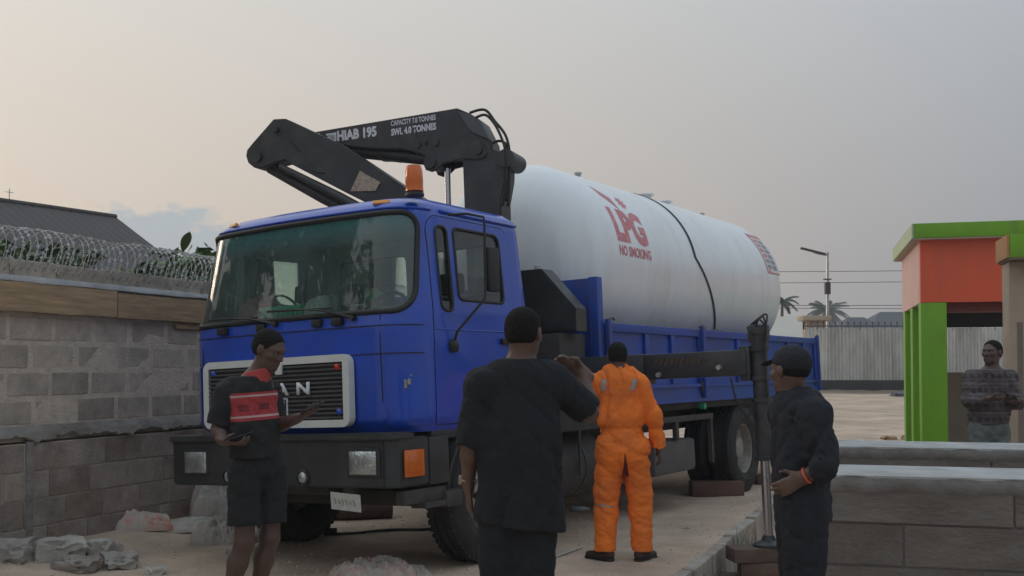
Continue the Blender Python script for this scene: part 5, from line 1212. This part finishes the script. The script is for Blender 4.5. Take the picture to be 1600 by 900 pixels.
# ---- 1. tall man in a black tunic, seen from behind, right hand raised
J = dict(head=(.017, .01, 1.672), neck=(.0, .01, 1.53), pelvis=(-.005, 0, .965), shL=(-.165, .0, 1.445), shR=(.165, .03, 1.455), elL=(-.218, -.01, 1.185), elR=(.315, .10, 1.315), wrL=(-.228, .06, .995), wrR=(.290, .16, 1.490),
         hL=((.06, .12, -1), (1, .2, .1), -1), hR=((-.80, .1, .42), (-.3, -1, -.3), 1), hipL=(-.085, 0, .94), hipR=(.075, 0, .94), knL=(-.085, .02, .50), knR=(.055, -.01, .50), anL=(-.085, -.02, .09), anR=(.05, -.03, .09), toeL=(-.15, 1), toeR=(.2, 1))
root, j, f3 = human('tall man in a black tunic with back turned and one hand raised', (.034, 4.8, 0), J, (.12, 1), (.38, .9, -.05), m_skin2, curls=(.75, .9), h=.0055)
hair(root, j['head'], V3(.38, .9, -.05), h=.005)
s = SDF(.0075)
s.cone((.0, .015, 1.43), (-.005, 0, 1.18), .164, .166, .05, f3, 1.50); s.cone((-.005, 0, 1.20), (-.0, 0, .70), .168, .190, .06, f3, 1.45)
for S in 'LR':
    d_ = nrm(j['el'+S]-j['sh'+S]); s.cone(j['neck']+V3(0, 0, -.045), j['sh'+S]+V3(0, 0, -.005), .052, .064, .06)
    e = j['el'+S]+d_*(.015 if S == 'L' else -.02)
    s.cone(j['sh'+S]-V3(0, 0, .01), e, .070, .061 if S == 'L' else .068, .035, cuts=[(tuple(e), tuple(d_))])
w1, w2 = waves(5, .020, 24, 8, (1.6, 1, .6)), waves(9, .008, 60, 9, (1.3, 1, .8))
link('tunic', s.mesh('tunic', lambda X, Y, Z: w1(X, Y, Z)*np.clip((1.6-Z)*1.4, .3, 1)+w2(X, Y, Z), [((0, 0, .822), (-.11, 0, -1)), ((0, 0, 1.555), (0, 0, 1))]), m_blackcl, root)
b = MB(); b.tube([(.0+.068*math.cos(a), .012+.062*math.sin(a), 1.548+.008*math.sin(a)) for a in [i*math.pi/12 for i in range(24)]], .016, n=8, closed=True); b.build('collar', m_blackcl, root, True)
trousers(root, j, f3, m_blackcl, 1.0, (.100, .086, .080), -.02, seed=7); shoes(root, j, J, m_seal)
b = MB(); c_ = j['wrL']; d_ = nrm(V3(.02, .1, -1)); b.tube([tuple(c_+V3(.034*math.cos(a), .034*math.sin(a), .022)) for a in [i*math.pi/8 for i in range(16)]], .0065, n=6, closed=True); b.box((c_[0]-.043, c_[1]-.02, c_[2]+.004), (c_[0]-.028, c_[1]+.02, c_[2]+.042), bev=.004); b.build('wristwatch', mat('watch_tan', (.30, .24, .18), rough=.5), root, 40)

# ---- 2. worker in an orange coverall, seen from behind
J = dict(head=(-.035, .02, 1.606), neck=(-.034, .0, 1.475), pelvis=(.003, 0, .90), shL=(-.205, .03, 1.385), shR=(.140, .0, 1.380), elL=(-.345, .14, 1.25), elR=(.240, -.005, 1.130), wrL=(-.33, .36, 1.32), wrR=(.290, .02, .885),
         hL=((-.1, 1, .3), (0, -.2, -1), -1), hR=((.15, .12, -1), (-1, .3, 0), 1), hipL=(-.088, 0, .88), hipR=(.098, 0, .88), knL=(-.128, .02, .46), knR=(.142, .02, .46), anL=(-.140, -.02, .09), anR=(.150, -.02, .09), toeL=(-.75, .75), toeR=(.62, .8))
root, j, f3 = human('man in a stained orange coverall standing with back turned', (.874, 8.64, 0), J, (-.1, 1), (-.05, 1, -.12), m_skin1, curls=(.5, .7), h=.007)
hair(root, j['head'], V3(-.05, 1, -.12), h=.006)
s = SDF(.0075)
s.cone((-.03, .01, 1.37), (-.015, 0, 1.12), .172, .176, .05, f3, 1.55); s.cone((-.01, 0, 1.12), (.0, 0, 1.04), .176, .150, .04, f3, 1.45)
for S in 'LR':
    d_ = nrm(j['wr'+S]-j['el'+S]); s.cone(j['neck']+V3(0, 0, -.045), j['sh'+S], .055, .070, .06)
    s.cone(j['sh'+S]+V3(0, 0, -.01), j['el'+S], .076, .064, .035); e = j['wr'+S]-d_*.005; s.cone(j['el'+S], e, .064, .052, .03, cuts=[(tuple(e), tuple(d_))])
w1, w2 = waves(15, .016, 30, 7, (1.7, .6, .45)), waves(19, .006, 66, 12, (1.3, 1, .7))
def gather(X, Y, Z): return .012*np.exp(-((Z-1.035)/.022)**2)
link('coverall_top', s.mesh('coverall_top', lambda X, Y, Z: w1(X, Y, Z)+w2(X, Y, Z)+gather(X, Y, Z)), m_cover, root)
w3, w4 = waves(25, .015, 28, 8, (1.0, .7, 1.2)), waves(29, .006, 66, 12, (.8, .8, 1.6))
s = SDF(.0075); s.cone((0, 0, 1.04), (.002, -.01, .86), .150, .172, .05, f3, 1.3)
for S, k in (('L', -1), ('R', 1)):
    e = j['an'+S]+V3(0, 0, -.01); s.cone(j['hip'+S], j['kn'+S]+V3(0, 0, .05), .116, .090, .05); s.cone(j['kn'+S]+V3(0, 0, .05), j['kn'+S]-V3(0, 0, .10), .092, .086, .03); s.cone(j['kn'+S]-V3(0, 0, .08), e, .086, .078, .02, cuts=[(tuple(e), (0, 0, -1))])
cv = link('coverall_legs', s.mesh('coverall_legs', lambda X, Y, Z: w3(X, Y, Z)*np.clip(.55+Z*.7, .4, 1.1)+w4(X, Y, Z)+gather(X, Y, Z)), m_cover, root)
b = MB(); b.tube([(-.034+.070*math.cos(a), .005+.064*math.sin(a), 1.488+.010*math.sin(a)) for a in [i*math.pi/12 for i in range(24)]], .020, n=8, closed=True); b.build('collar', m_cover, root, True)
def patch_on(o_root, src, pts, m_, name, off=.004, w=.02, n_=14):
    """strip of cloth laid on a garment along pts: projected on the surface from the camera side"""
    from mathutils.bvhtree import BVHTree
    me = src.data; bv = BVHTree.FromPolygons([v.co for v in me.vertices], [p.vertices[:] for p in me.polygons]); vs = []; P = [Vector(p) for p in pts]
    for i in range(n_+1):
        u = i/n_*(len(P)-1); k = min(int(u), len(P)-2); p = P[k].lerp(P[k+1], u-k); t = (P[k+1]-P[k]).normalized(); sd = t.cross(Vector((0, 1, 0))).normalized()
        ww = w[0]+(w[1]-w[0])*i/n_ if isinstance(w, tuple) else w
        for q in (-1, -.33, .33, 1):
            x = p+sd*q*ww; h_ = bv.ray_cast(Vector((x.x, -1, x.z)), Vector((0, 1, 0))); y = (h_[0].y if h_[0] is not None else p.y)-off; vs.append((x.x, y, x.z))
    return MB().add(vs, [(i*4+k, i*4+k+1, (i+1)*4+k+1, (i+1)*4+k) for i in range(n_) for k in range(3)]).build(name, m_, o_root, True)
topo = [c for c in root.children if c.name.startswith('coverall_top')][0]
m_refl = mat('reflective_tape', (.30, .27, .25), rough=.5, var=.15, scale=30)
patch_on(root, topo, [(-.150, 0, 1.425), (-.158, 0, 1.335)], m_refl, 'reflective_strip', .005, .019); patch_on(root, topo, [(.095, 0, 1.425), (.068, 0, 1.335)], m_refl, 'reflective_strip', .005, .019)
patch_on(root, cv, [(.004, 0, .85), (.018, 0, .66)], mat('torn_seam', (.10, .012, .010), rough=.9, var=.3), 'torn_seam', .004, (.002, .026))
for k in (-1, 1): patch_on(root, cv, [(.003+.088*k, 0, .905), (.003+.088*k, 0, .79)], m_cover, 'pocket', .006, .048)
patch_on(root, topo, [(-.17, 0, 1.30), (.105, 0, 1.30)], m_cover, 'yoke_seam', .005, .004)
patch_on(root, cv, [(-.215, 0, .438), (-.075, 0, .425)], m_refl, 'leg_strip', .004, .006)
shoes(root, j, J, mat('dusty_shoe', (.045, .022, .02), rough=.7, var=.3))

# ---- 3. man in a black cap, hand on the hip, looking towards the truck
J = dict(head=(-.046, .0, 1.508), neck=(-.028, .02, 1.385), pelvis=(.0, 0, .905), shL=(.028, -.135, 1.295), shR=(-.03, .17, 1.300), elL=(.052, -.235, 1.075), elR=(.120, .26, 1.08), wrL=(-.035, -.185, 1.020), wrR=(.135, .12, 1.02),
         hL=((-.72, .15, -.42), (.05, 1, .1), -1), hR=((-.1, -.9, -.15), (-1, 0, 0), 1), hipL=(-.005, -.085, .885), hipR=(.0, .085, .885), knL=(-.02, -.10, .42), knR=(.02, .10, .42), anL=(-.01, -.10, -.01), anR=(.04, .10, -.01), toeL=(-1, .1), toeR=(-.8, .6))
hdv = V3(-.56, .83, -.04)
root, j, f3 = human('man in a black cap and black clothes with hand on hip', (1.363, 5.15, -.10), {k: v if k in ('hL', 'hR', 'toeL', 'toeR') else (v[0], v[1], v[2]+.10) for k, v in J.items()}, (-.82, .57), hdv, m_skin2, curls=(.5, .5), h=.0055, hsc=.98)
J = {k: v if k in ('hL', 'hR', 'toeL', 'toeR') else (v[0], v[1], v[2]+.10) for k, v in J.items()}
s = SDF(.0075); up = V3(0, 0, .1)
s.cone((.0, .01, 1.37), (.01, 0, 1.18), .160, .164, .05, f3, 1.4); s.cone((.01, 0, 1.18), (.0, 0, .95), .164, .170, .05, f3, 1.35)
for S in 'LR':
    d_ = nrm(j['wr'+S]-j['el'+S]); s.cone(j['neck']+V3(0, 0, -.04), j['sh'+S], .055, .072, .06); s.cone(j['sh'+S], j['el'+S], .070, .056, .035)
    e = j['el'+S]+d_*(.055 if S == 'L' else .08); s.cone(j['el'+S], e, .058, .058, .03, cuts=[(tuple(e), tuple(d_))])
w1, w2 = waves(35, .020, 26, 9, (1.2, 1.2, .7)), waves(39, .009, 62, 9)
link('work_shirt', s.mesh('work_shirt', lambda X, Y, Z: w1(X, Y, Z)+w2(X, Y, Z), [((0, 0, .965), (-.55, 0, -1))]), m_blackcl2, root)
b = MB(); b.tube([(-.026+.068*math.cos(a), .018+.066*math.sin(a), 1.505+.010*math.cos(a)) for a in [i*math.pi/12 for i in range(24)]], .017, n=8, closed=True); b.build('collar', m_blackcl2, root, True)
trousers(root, j, f3, m_blackcl2, 1.08, (.108, .090, .085), -.01, seed=41, wid=.125); shoes(root, j, J, m_seal)
Rr, F_, U_ = axes_of(hdv); A = np.stack([Rr, F_, U_]); hc_ = j['head']; q = lambda r, f, u: hc_+Rr*r+F_*f+U_*u
s = SDF(.006); s.ell(q(0, -.010, .030), V3(.081, .101, .088), A, .02, cuts=[(q(0, 0, .014), -U_+F_*.30)])
cap = link('cap', s.mesh('cap', waves(2, .002, 60, 6)), m_blackcl2, root)
s = SDF(.005); s.ell(q(0, .100, .040), V3(.066, .070, .007), np.stack([Rr, nrm(F_-U_*.25), nrm(U_+F_*.25)]), .006, cuts=[(q(0, .065, 0), -F_)]); link('brim', s.mesh('brim'), m_blackcl2, cap)
s = SDF(.006); s.ell(q(0, -.016, .0), V3(.0755, .086, .06), A, .01, cuts=[(q(0, -.05, -.034), -U_+F_*.2), (q(0, -.012, 0), F_)]); link('hair', s.mesh('hair', waves(3, .002, 260, 6)), m_hair, root)
c_ = j['wrL']*.88+j['elL']*.12; d_ = nrm(j['wrL']-j['elL']); a1 = nrm(np.cross(d_, V3(0, 0, 1))); a2 = np.cross(d_, a1)
b = MB(); b.tube([tuple(c_+a1*.035*math.cos(a)+a2*.035*math.sin(a)) for a in [i*math.pi/10 for i in range(20)]], .0065, n=6, closed=True); b.build('wristband', mat('red_band', (.60, .10, .05), rough=.5), root, True)
patch_on(root, [c for c in root.children if c.name.startswith('work_shirt')][0], [(-.11, 0, 1.085), (-.045, 0, 1.085)], m_seal, 'pocket_flap', .004, .012)

# ---- 4. young man in a black and red polo shirt and shorts, looking at his phone
J = dict(head=(.082, -.01, 1.625), neck=(.010, .0, 1.468), pelvis=(.022, 0, .95), shL=(-.135, -.09, 1.372), shR=(.062, .10, 1.380), elL=(-.182, -.10, 1.160), elR=(.100, .12, 1.170), wrL=(-.118, -.19, 1.105), wrR=(.258, -.04, 1.225),
         hL=((.85, -.25, -.10), (.1, .2, 1), 1), hR=((.85, -.45, .42), (-.1, .2, 1), -1), hipL=(-.04, -.07, .92), hipR=(.085, .07, .92), knL=(-.030, -.08, .53), knR=(.085, .05, .53), anL=(-.145, -.06, .09), anR=(-.01, .07, .09), toeL=(.85, -.5), toeR=(.9, -.4))
hdv = V3(.86, -.34, -.36)
root, j, f3 = human('young man in a black and red polo shirt and shorts beside the bumper', (-1.490, 6.3, 0), J, (.80, -.60), hdv, m_skin1, curls=(.75, .55), h=.006)
hair(root, j['head'], hdv, h=.005, line=.045); eyes(root, j['head'], hdv)
s = SDF(.0075); s.cone((-.022, 0, 1.36), (-.008, 0, 1.15), .148, .148, .05, f3, 1.45); s.cone((.0, 0, 1.15), (.012, 0, .96), .150, .160, .05, f3, 1.35)
for S in 'LR': s.cone(j['neck']+V3(0, 0, -.04), j['sh'+S], .052, .062, .06)
w1, w2 = waves(45, .016, 26, 9, (1.2, 1.2, .7)), waves(49, .007, 60, 9)
m_polo = bands('polo_knit', (.012, .012, .013), [(1.215, 1.375, (.33, .035, .04)), (1.350, 1.362, (.5, .33, .32)), (1.232, 1.244, (.5, .33, .32))])
link('polo_shirt', s.mesh('polo_shirt', lambda X, Y, Z: w1(X, Y, Z)+w2(X, Y, Z), [((0, 0, 1.0), (0, 0, -1)), ((0, 0, 1.468), (0, 0, 1))]), m_polo, root)
for S in 'LR':
    s = SDF(.0075); d_ = nrm(j['el'+S]-j['sh'+S]); e = j['sh'+S]+d_*.185; s.cone(j['sh'+S]+V3(0, 0, -.005), e, .072, .068, .03, cuts=[(tuple(e), tuple(d_))]); link('sleeve', s.mesh('sleeve', w2), mat('polo_black', (.012, .012, .013), rough=.9, bump=.2, bscale=200), root)
m_collar = mat('red_collar', (.42, .055, .05), rough=.85, var=.1)
s = SDF(.005); s.cone((.004, .0, 1.440), (.024, -.006, 1.50), .086, .074, .01, cuts=[((.02, 0, 1.502), (-.25, 0, 1)), ((0, 0, 1.425), (-.45, .3, -1))]); link('collar', s.mesh('collar'), m_collar, root)
polo = [c for c in root.children if c.name.startswith('polo_shirt')][0]
patch_on(root, polo, [(-.055, 0, 1.285), (.0, 0, 1.290)], mat('polo_print', (.15, .02, .025), rough=.9), 'shirt_print', .003, .018, 6); patch_on(root, polo, [(.050, 0, 1.295), (.095, 0, 1.298)], mat('polo_print', (.15, .02, .025)), 'shirt_print', .003, .018, 6)
trousers(root, j, f3, m_shorts, 1.05, (.088, .092, .1), name='shorts', seed=47, hemz=.625, wid=.132); shoes(root, j, J, m_seal)
def phone(loc_, rot, label):
    b = MB(); b.box((-.036, -.074, -.004), (.036, .074, .004), bev=.003); o = b.build('phone', m_phone, None, 40); o.location = loc_; o.rotation_euler = rot; tag(o, label, 'phone', 'phones held in the hand')
    MB().box((-.032, -.068, .0043), (.032, .068, .0048)).build('screen', mat('phone_screen', (.02, .022, .025), rough=.1), o); return o
phone((-1.482-.040, 6.3-.225, 1.135), (R(15), R(-8), R(-55)), 'phone in the lower hand of the man in the polo shirt')
phone((-1.482+.352, 6.3-.095, 1.292), (R(25), R(-20), R(-60)), 'phone held up in front of the grille by the man in shorts')

# ---- 5. man in a plaid shirt beyond the low walls
J = dict(head=(.030, -.01, 1.655), neck=(.026, .0, 1.505), pelvis=(.0, 0, .98), shL=(-.145, .0, 1.415), shR=(.188, .0, 1.415), elL=(-.205, -.06, 1.215), elR=(.232, -.05, 1.20), wrL=(-.100, -.22, 1.235), wrR=(.150, -.21, 1.215),
         hL=((.85, -.35, .0), (.1, .3, .9), 1), hR=((-.85, -.30, .05), (-.1, .3, .9), -1), hipL=(-.088, 0, .95), hipR=(.075, 0, .95), knL=(-.105, -.02, .52), knR=(.085, -.02, .52), anL=(-.11, 0, .09), anR=(.09, 0, .09), toeL=(-.25, -1), toeR=(.2, -1))
hdv = V3(-.80, -.58, .06)
root, j, f3 = human('man in a faded plaid shirt standing beyond the low walls', (4.38, 10.0, 0), J, (-.15, -1), hdv, m_skin1, curls=(.5, .5), h=.007)
hair(root, j['head'], hdv, h=.006, line=.045); eyes(root, j['head'], hdv)
s = SDF(.008); s.cone((.02, 0, 1.40), (.0, 0, 1.18), .172, .165, .05, f3, 1.5); s.cone((.0, 0, 1.18), (-.005, 0, .98), .165, .172, .05, f3, 1.4)
for S in 'LR':
    d_ = nrm(j['wr'+S]-j['el'+S]); s.cone(j['neck']+V3(0, 0, -.04), j['sh'+S], .05, .066, .06); s.cone(j['sh'+S], j['el'+S], .074, .060, .035); e = j['wr'+S]-d_*.03; s.cone(j['el'+S], e, .060, .048, .03, cuts=[(tuple(e), tuple(d_))])
w1, w2 = waves(55, .018, 26, 9), waves(59, .007, 60, 9)
shirt = link('plaid_shirt', s.mesh('plaid_shirt', lambda X, Y, Z: w1(X, Y, Z)+w2(X, Y, Z), [((0, 0, 1.0), (.1, 0, -1)), ((0, 0, 1.50), (0, 0, 1))]), plaid('plaid_cotton'), root)
for k in (-1, 1):
    patch_on(root, shirt, [(.026+.012*k, 0, 1.44), (.026+.062*k, 0, 1.50)], plaid('plaid_cotton'), 'collar', .012, .02, 5)
trousers(root, j, f3, m_jeans, 1.03, (.105, .09, .085), -.01, seed=57, wid=.13); shoes(root, j, J, m_seal)
phone((4.38+.055, 10-.285, 1.265), (R(30), 0, R(75)), 'phone held in both hands of the man in plaid')

# ================================================================== LOOSE THINGS ON THE GROUND
def place(o, x, y, rz=0., dz=0., label=None, cat=None, group=None):
    o.location = (x, y, gz(x, y)+dz); o.rotation_euler = (0, 0, R(rz)); return tag(o, label, cat, group)
for i, (x, y, sx, sy, sz, lab) in enumerate(((-3.80, 8.20, .20, .16, .11, 'grey concrete lump in the bottom left corner'), (-3.50, 8.42, .20, .15, .11, 'pale concrete lump second from the left corner'), (-3.22, 8.62, .13, .11, .10, 'small concrete lump standing behind the front pieces of rubble'), (-2.98, 8.32, .16, .13, .08, 'flat concrete lump at the right end of the rubble'), (-3.22, 8.15, .18, .12, .07, 'low rubble piece at the bottom edge of the rubble'), (-2.62, 8.05, .07, .06, .04, 'small loose stone near the leg of the man in shorts'), (-2.30, 8.9, .05, .05, .03, 'tiny stone on the sand left of the front wheel'))):
    place(rock('concrete_lump', m_stone, (sx, sy, sz), i+2, None, .6, 4), x, y, 40*i, sz*.35, lab, 'rubble', 'rubble in the left corner')
m_bag = mat('cement_bag', (.52, .48, .41), rough=.9, var=.35, scale=4, bump=.5, bscale=20, stain=(.25, .10, .06), stain_scale=4, stain_amt=.5)
m_bag2 = mat('grey_sack', (.44, .40, .35), rough=.9, var=.3, scale=5, bump=.5, bscale=25, stain=(.20, .15, .12), stain_scale=5, stain_amt=.5)
m_bag3 = mat('red_print_bag', (.55, .47, .40), rough=.85, var=.2, scale=6, stain=(.50, .14, .06), stain_scale=6, stain_amt=.9)
place(sack('paper_sack', m_bag3, .26, .19, .15, 2), -3.30, 9.75, 25, -.01, 'flattened paper sack with an orange print near the wall', 'sack', 'discarded sacks')
place(sack('paper_sack', m_bag, .40, .20, .09, 4, wr=.4), -2.95, 9.90, 12, -.01, 'long flat empty sack lying right of the orange printed one', 'sack', 'discarded sacks')
place(sack('paper_sack', m_bag2, .30, .24, .24, 7), -2.50, 9.55, 10, -.02, 'full grey sack lying in front of the rubbish heap', 'sack', 'discarded sacks')
place(sack('paper_sack', m_bag, .30, .24, .42, 9, wr=.3), -2.90, 10.70, 30, -.02, 'upright crumpled pale sack below the left headlight', 'sack', 'discarded sacks')
place(sack('paper_sack', m_bag2, .32, .24, .34, 11, wr=.25), -2.50, 10.50, 50, .0, 'crumpled grey sack behind the legs of the man in shorts', 'sack', 'discarded sacks')
place(crumple('paper_sack', mat('brown_sack', (.26, .19, .14), rough=.9, var=.3, scale=5), (.26, .2, .44), 13, amp=.3), -3.05, 11.4, 10, 0, 'brown sack at the back of the rubbish heap', 'sack', 'discarded sacks')
o = sack('torn_bag', mat('torn_bag', (.44, .40, .35), rough=.9, var=.35, scale=5, bump=.4, bscale=30, stain=(.40, .15, .10), stain_scale=7, stain_amt=.65),   .30, .24, .17, 17, wr=.32); place(o, -1.02, 8.0, 25, -.02, 'crumpled cement bag with red print left of the man in the tunic', 'bag')
o = sack('torn_bag', m_bag2, .20, .15, .08, 19, wr=.5); place(o, -.80, 8.05, 25, -.02, 'pale plastic scrap beside the crumpled cement bag', 'bag')
# log behind the front wheel, timber chocks
b = MB(); b.tube([(-.42, 0, 0), (-.2, .01, .006), (.1, .0, 0), (.42, .01, -.004)], [.10, .105, .10, .095], n=14); o = b.build('log', m_oldwood, None, 40); place(o, -1.62, 10.9, 14, .095, 'short round log lying behind the front wheel', 'log')
def timber(x, y, z, L, w, h_, rz, lab, m_=None):
    b = MB(); b.box((-L/2, -w/2, 0), (L/2, w/2, h_), bev=.012); me = b.mesh('timber_block')
    for v in me.vertices: v.co += Vector((0, .006*noise.noise(v.co*5), .006*noise.noise(v.co*4+Vector((4, 0, 0)))))
    o = link('timber_block', me, m_ or m_oldwood, None, 40); o.location = (x, y, z); o.rotation_euler = (0, 0, R(rz)); return tag(o, lab, 'timber', 'timber blocks')
timber(2.42, 12.95, 0., .62, .22, .17, 4, 'timber chock laid in front of the rear wheel', mat('red_timber', (.125, .068, .05), rough=.9, var=.3, scale=6, bump=.4))
timber(3.40, 14.3, 0., .5, .25, .12, 10, 'dark timber chock behind the rear wheel')
fx, fy = tw((2.81, -1.62, -.02)).x, tw((2.81, -1.62, -.02)).y; fzz = tw((2.81, -1.62, -.02)).z
timber(fx-.02, fy, fzz-.115, .62, .26, .113, 6, 'top timber block under the stabilizer foot'); timber(fx+.06, fy-.02, fzz-.235, .60, .30, .118, -8, 'middle timber block under the stabilizer foot'); timber(fx-.03, fy+.02, fzz-.47, .75, .34, .232, 3, 'lowest timber block of the stabilizer stack')
timber(1.85, 7.4, -.30, .5, .2, .1, 40, 'loose timber piece lying in front of the stabilizer stack')
# small litter
o = MB().box((-.30, -.018, 0), (.30, .018, .008)).build('wood_strip', mat('pale_strip', (.45, .43, .38), rough=.8)); place(o, .44, 8.92, 62, .008, 'pale thin wooden strip on the sand left of the orange coverall', 'strip')
b = MB(); b.lathe([(0, -.11), (.03, -.108), (.032, .04), (.014, .075), (.014, .10), (0, .10)], (0, 0, .03), 'x', 14); o = b.build('plastic_bottle', mat('clear_plastic', (.35, .38, .40), rough=.15, var=.2, spec=.8), None, True); place(o, .72, 11.5, 10, .0, 'empty clear plastic bottle on the sand under the truck', 'bottle')
b = MB(); b.tube(spline([(-.45, -.1, .012), (-.25, -.08, .016), (-.1, 0, .02), (.1, .12, .012), (.3, .1, .012), (.5, .16, .012)]), .014, n=7); b.lathe([(0, -.06), (.035, -.06), (.035, .06), (0, .06)], (-.5, -.1, .035), 'x', 12); o = b.build('hose', m_rubber, None, 40); place(o, -1.15, 10.0, 5, .0, 'black hose end lying on the ground under the bumper', 'hose')
for x, y, s_, c_, lab in ((1.62, 10.2, .05, (.22, .17, .12), 'brown dry leaf scrap on the sand near the kerb'), (.95, 7.85, .07, (.30, .24, .14), 'curled yellowish leaf on the sand in front of the orange coverall'), (1.25, 11.3, .05, (.40, .37, .33), 'pale paper scrap on the sand in front of the timber chock'), (.28, 10.4, .05, (.12, .10, .08), 'dark scrap of rubber on the sand beside the front wheel')):
    b = MB(); b.add([(-s_, 0, 0), (0, -s_*.5, .006), (s_, 0, .002), (0, s_*.45, .014)], [(0, 1, 3), (1, 2, 3)])
    place(b.build('litter_scrap', mat('scrap_%d' % int(x*100), c_, rough=.9)), x, y, x*200, .008, lab, 'litter')
# weeds at the kerb
def weed(x, y, z, n_, hgt, seed, lab):
    rr = random.Random(seed); b = MB()
    for _ in range(n_):
        a = rr.uniform(0, 6.28); l_ = hgt*rr.uniform(.5, 1); bend = rr.uniform(.15, .5)*l_; w = rr.uniform(.006, .011); pv = []
        for i in range(6):
            u = i/5; c = Vector((math.cos(a)*bend*u*u, math.sin(a)*bend*u*u, l_*(u-.18*u*u))); pv += [c+Vector((-math.sin(a), math.cos(a), 0))*w*(1-u*.95), c-Vector((-math.sin(a), math.cos(a), 0))*w*(1-u*.95)]
        b.add([tuple(p+Vector((rr.uniform(-.03, .03), rr.uniform(-.03, .03), 0))) if False else tuple(p) for p in pv], [(i*2, i*2+1, i*2+3, i*2+2) for i in range(5)])
    t = empty('weed', (x, y, z)); tag(t, lab, 'weed', 'weeds along the kerb'); b.build('blade', mat('grass_blade', (.06, .13, .03), rough=.7, var=.3, scale=20), t); return t
weed(kerb_x(9.6)+.12, 9.6, -.30, 16, .55, 1, 'tall grass tuft against the kerb left of the stabilizer'); weed(kerb_x(8.5)+.10, 8.5, -.32, 8, .48, 2, 'thin grass tuft at the near end of the kerb'); weed(kerb_x(10.1)+.16, 10.1, -.3, 14, .36, 3, 'low grass tuft close behind the stabilizer leg')
o = crumple('plastic_scrap', mat('foil_scrap', (.30, .33, .31), rough=.4, var=.4, scale=9), (.10, .09, .14), 23, amp=.6, sub=4); place(o, kerb_x(9.9)+.32, 9.7, 0, 0, 'crumpled plastic scrap in the grass by the stabilizer', 'litter')
# far litter heap in front of the green columns
cl = [((.5, .55, .6), 'pale blue'), ((.02, .02, .025), 'black'), ((.35, .22, .12), 'brown'), ((.5, .5, .48), 'white'), ((.12, .1, .09), 'dark brown'), ((.42, .30, .2), 'tan'), ((.3, .33, .36), 'grey')]
for i, (x, c) in enumerate(zip((6.7, 8.35, 7.6, 7.1, 8.9, 8.0, 9.15), cl)):
    o = crumple('litter_bag', mat('litter_%d' % i, c[0], rough=.8, var=.3), (.16, .14, .09 if i != 1 else .16), 30+i, amp=.6, sub=3); y = 21+(i % 3)*.5; place(o, x, y, 0, -.02, '%s litter bag in the heap left of the green columns' % c[1], 'litter', 'far litter heap')
o = crumple('tarpaulin', mat('blue_grey_tarp', (.10, .11, .14), rough=.7), (.9, .4, .14), 40, sub=4); place(o, 14.6, 39.5, 0, -.02, 'dark tarpaulin lying at the foot of the metal fence', 'tarpaulin')
# low earth bank at the foot of the fence
b = MB(); N = 80; pr = []
for i in range(N):
    x = 8+16*i/(N-1); k = noise.noise(Vector((x*1.3, 0, 0))); pr += [(x, 41.2, .40), (x, 42.3, .56+.05*k), (x, 42.97, .62+.06*k)]
tag(b.add(pr, [(i*3+j, i*3+j+1, (i+1)*3+j+1, (i+1)*3+j) for i in range(N-1) for j in range(2)]).build('earth_bank', mat('bank_earth', (.22, .17, .13), rough=.95, var=.3, scale=2), None, True), kind='structure')

# trees of the neighbouring plot, left of the frame, that mirror in the windscreen
for i, (x, y, h_, lab) in enumerate(((-12.5, 4.2, 9.5, 'tall leafy tree beyond the block wall left of the frame'), (-14.5, 8.3, 8.0, 'lower leafy tree beyond the block wall left of the frame'))):
    t = empty('tree', (x, y, 0)); tag(t, lab, 'tree', 'trees beyond the wall'); rr = random.Random(60+i)
    b = MB(); b.tube([(0, 0, 0), (.1, 0, h_*.35), (0, .15, h_*.7), (.1, .1, h_*.95)], [.18, .14, .09, .03], n=8); b.build('trunk', m_bark, t)
    b = MB()
    for _ in range(26): leaf_cloud(b, (rr.gauss(0, 1.1), rr.gauss(0, 1.1), h_*rr.uniform(.42, 1.0)), (.75, .75, .7), 170, .38, rr, 1.0)
    b.build('crown', m_leaf, t)

# ---- evening haze
def bound(axis):
    vals = []
    for o in COL.objects:
        if o.type == 'MESH' and o.name.split('.')[0] == 'ground': vals += [o.matrix_world.translation[axis]+v.co[axis] for v in o.data.vertices]
    return min(vals), max(vals)
(x0, x1), (y0, y1) = bound(0), bound(1)
hz = MB().box((x0-5, y0-5, -1.6), (x1+5, y1+5, 17)).build('haze', None)
hm = bpy.data.materials.new('haze'); hm.use_nodes = True; hn, hl = nt(hm); hn.remove(hn['Principled BSDF'])
pv = hn.new('ShaderNodeVolumePrincipled'); pv.inputs['Color'].default_value = (.90, .92, .95, 1); pv.inputs['Density'].default_value = .0016; pv.inputs['Anisotropy'].default_value = .25
hl.new(pv.outputs[0], hn['Material Output'].inputs['Volume']); hz.data.materials.append(hm)
tag(hz, 'pale evening haze filling the yard and the distance', 'haze', kind='stuff')
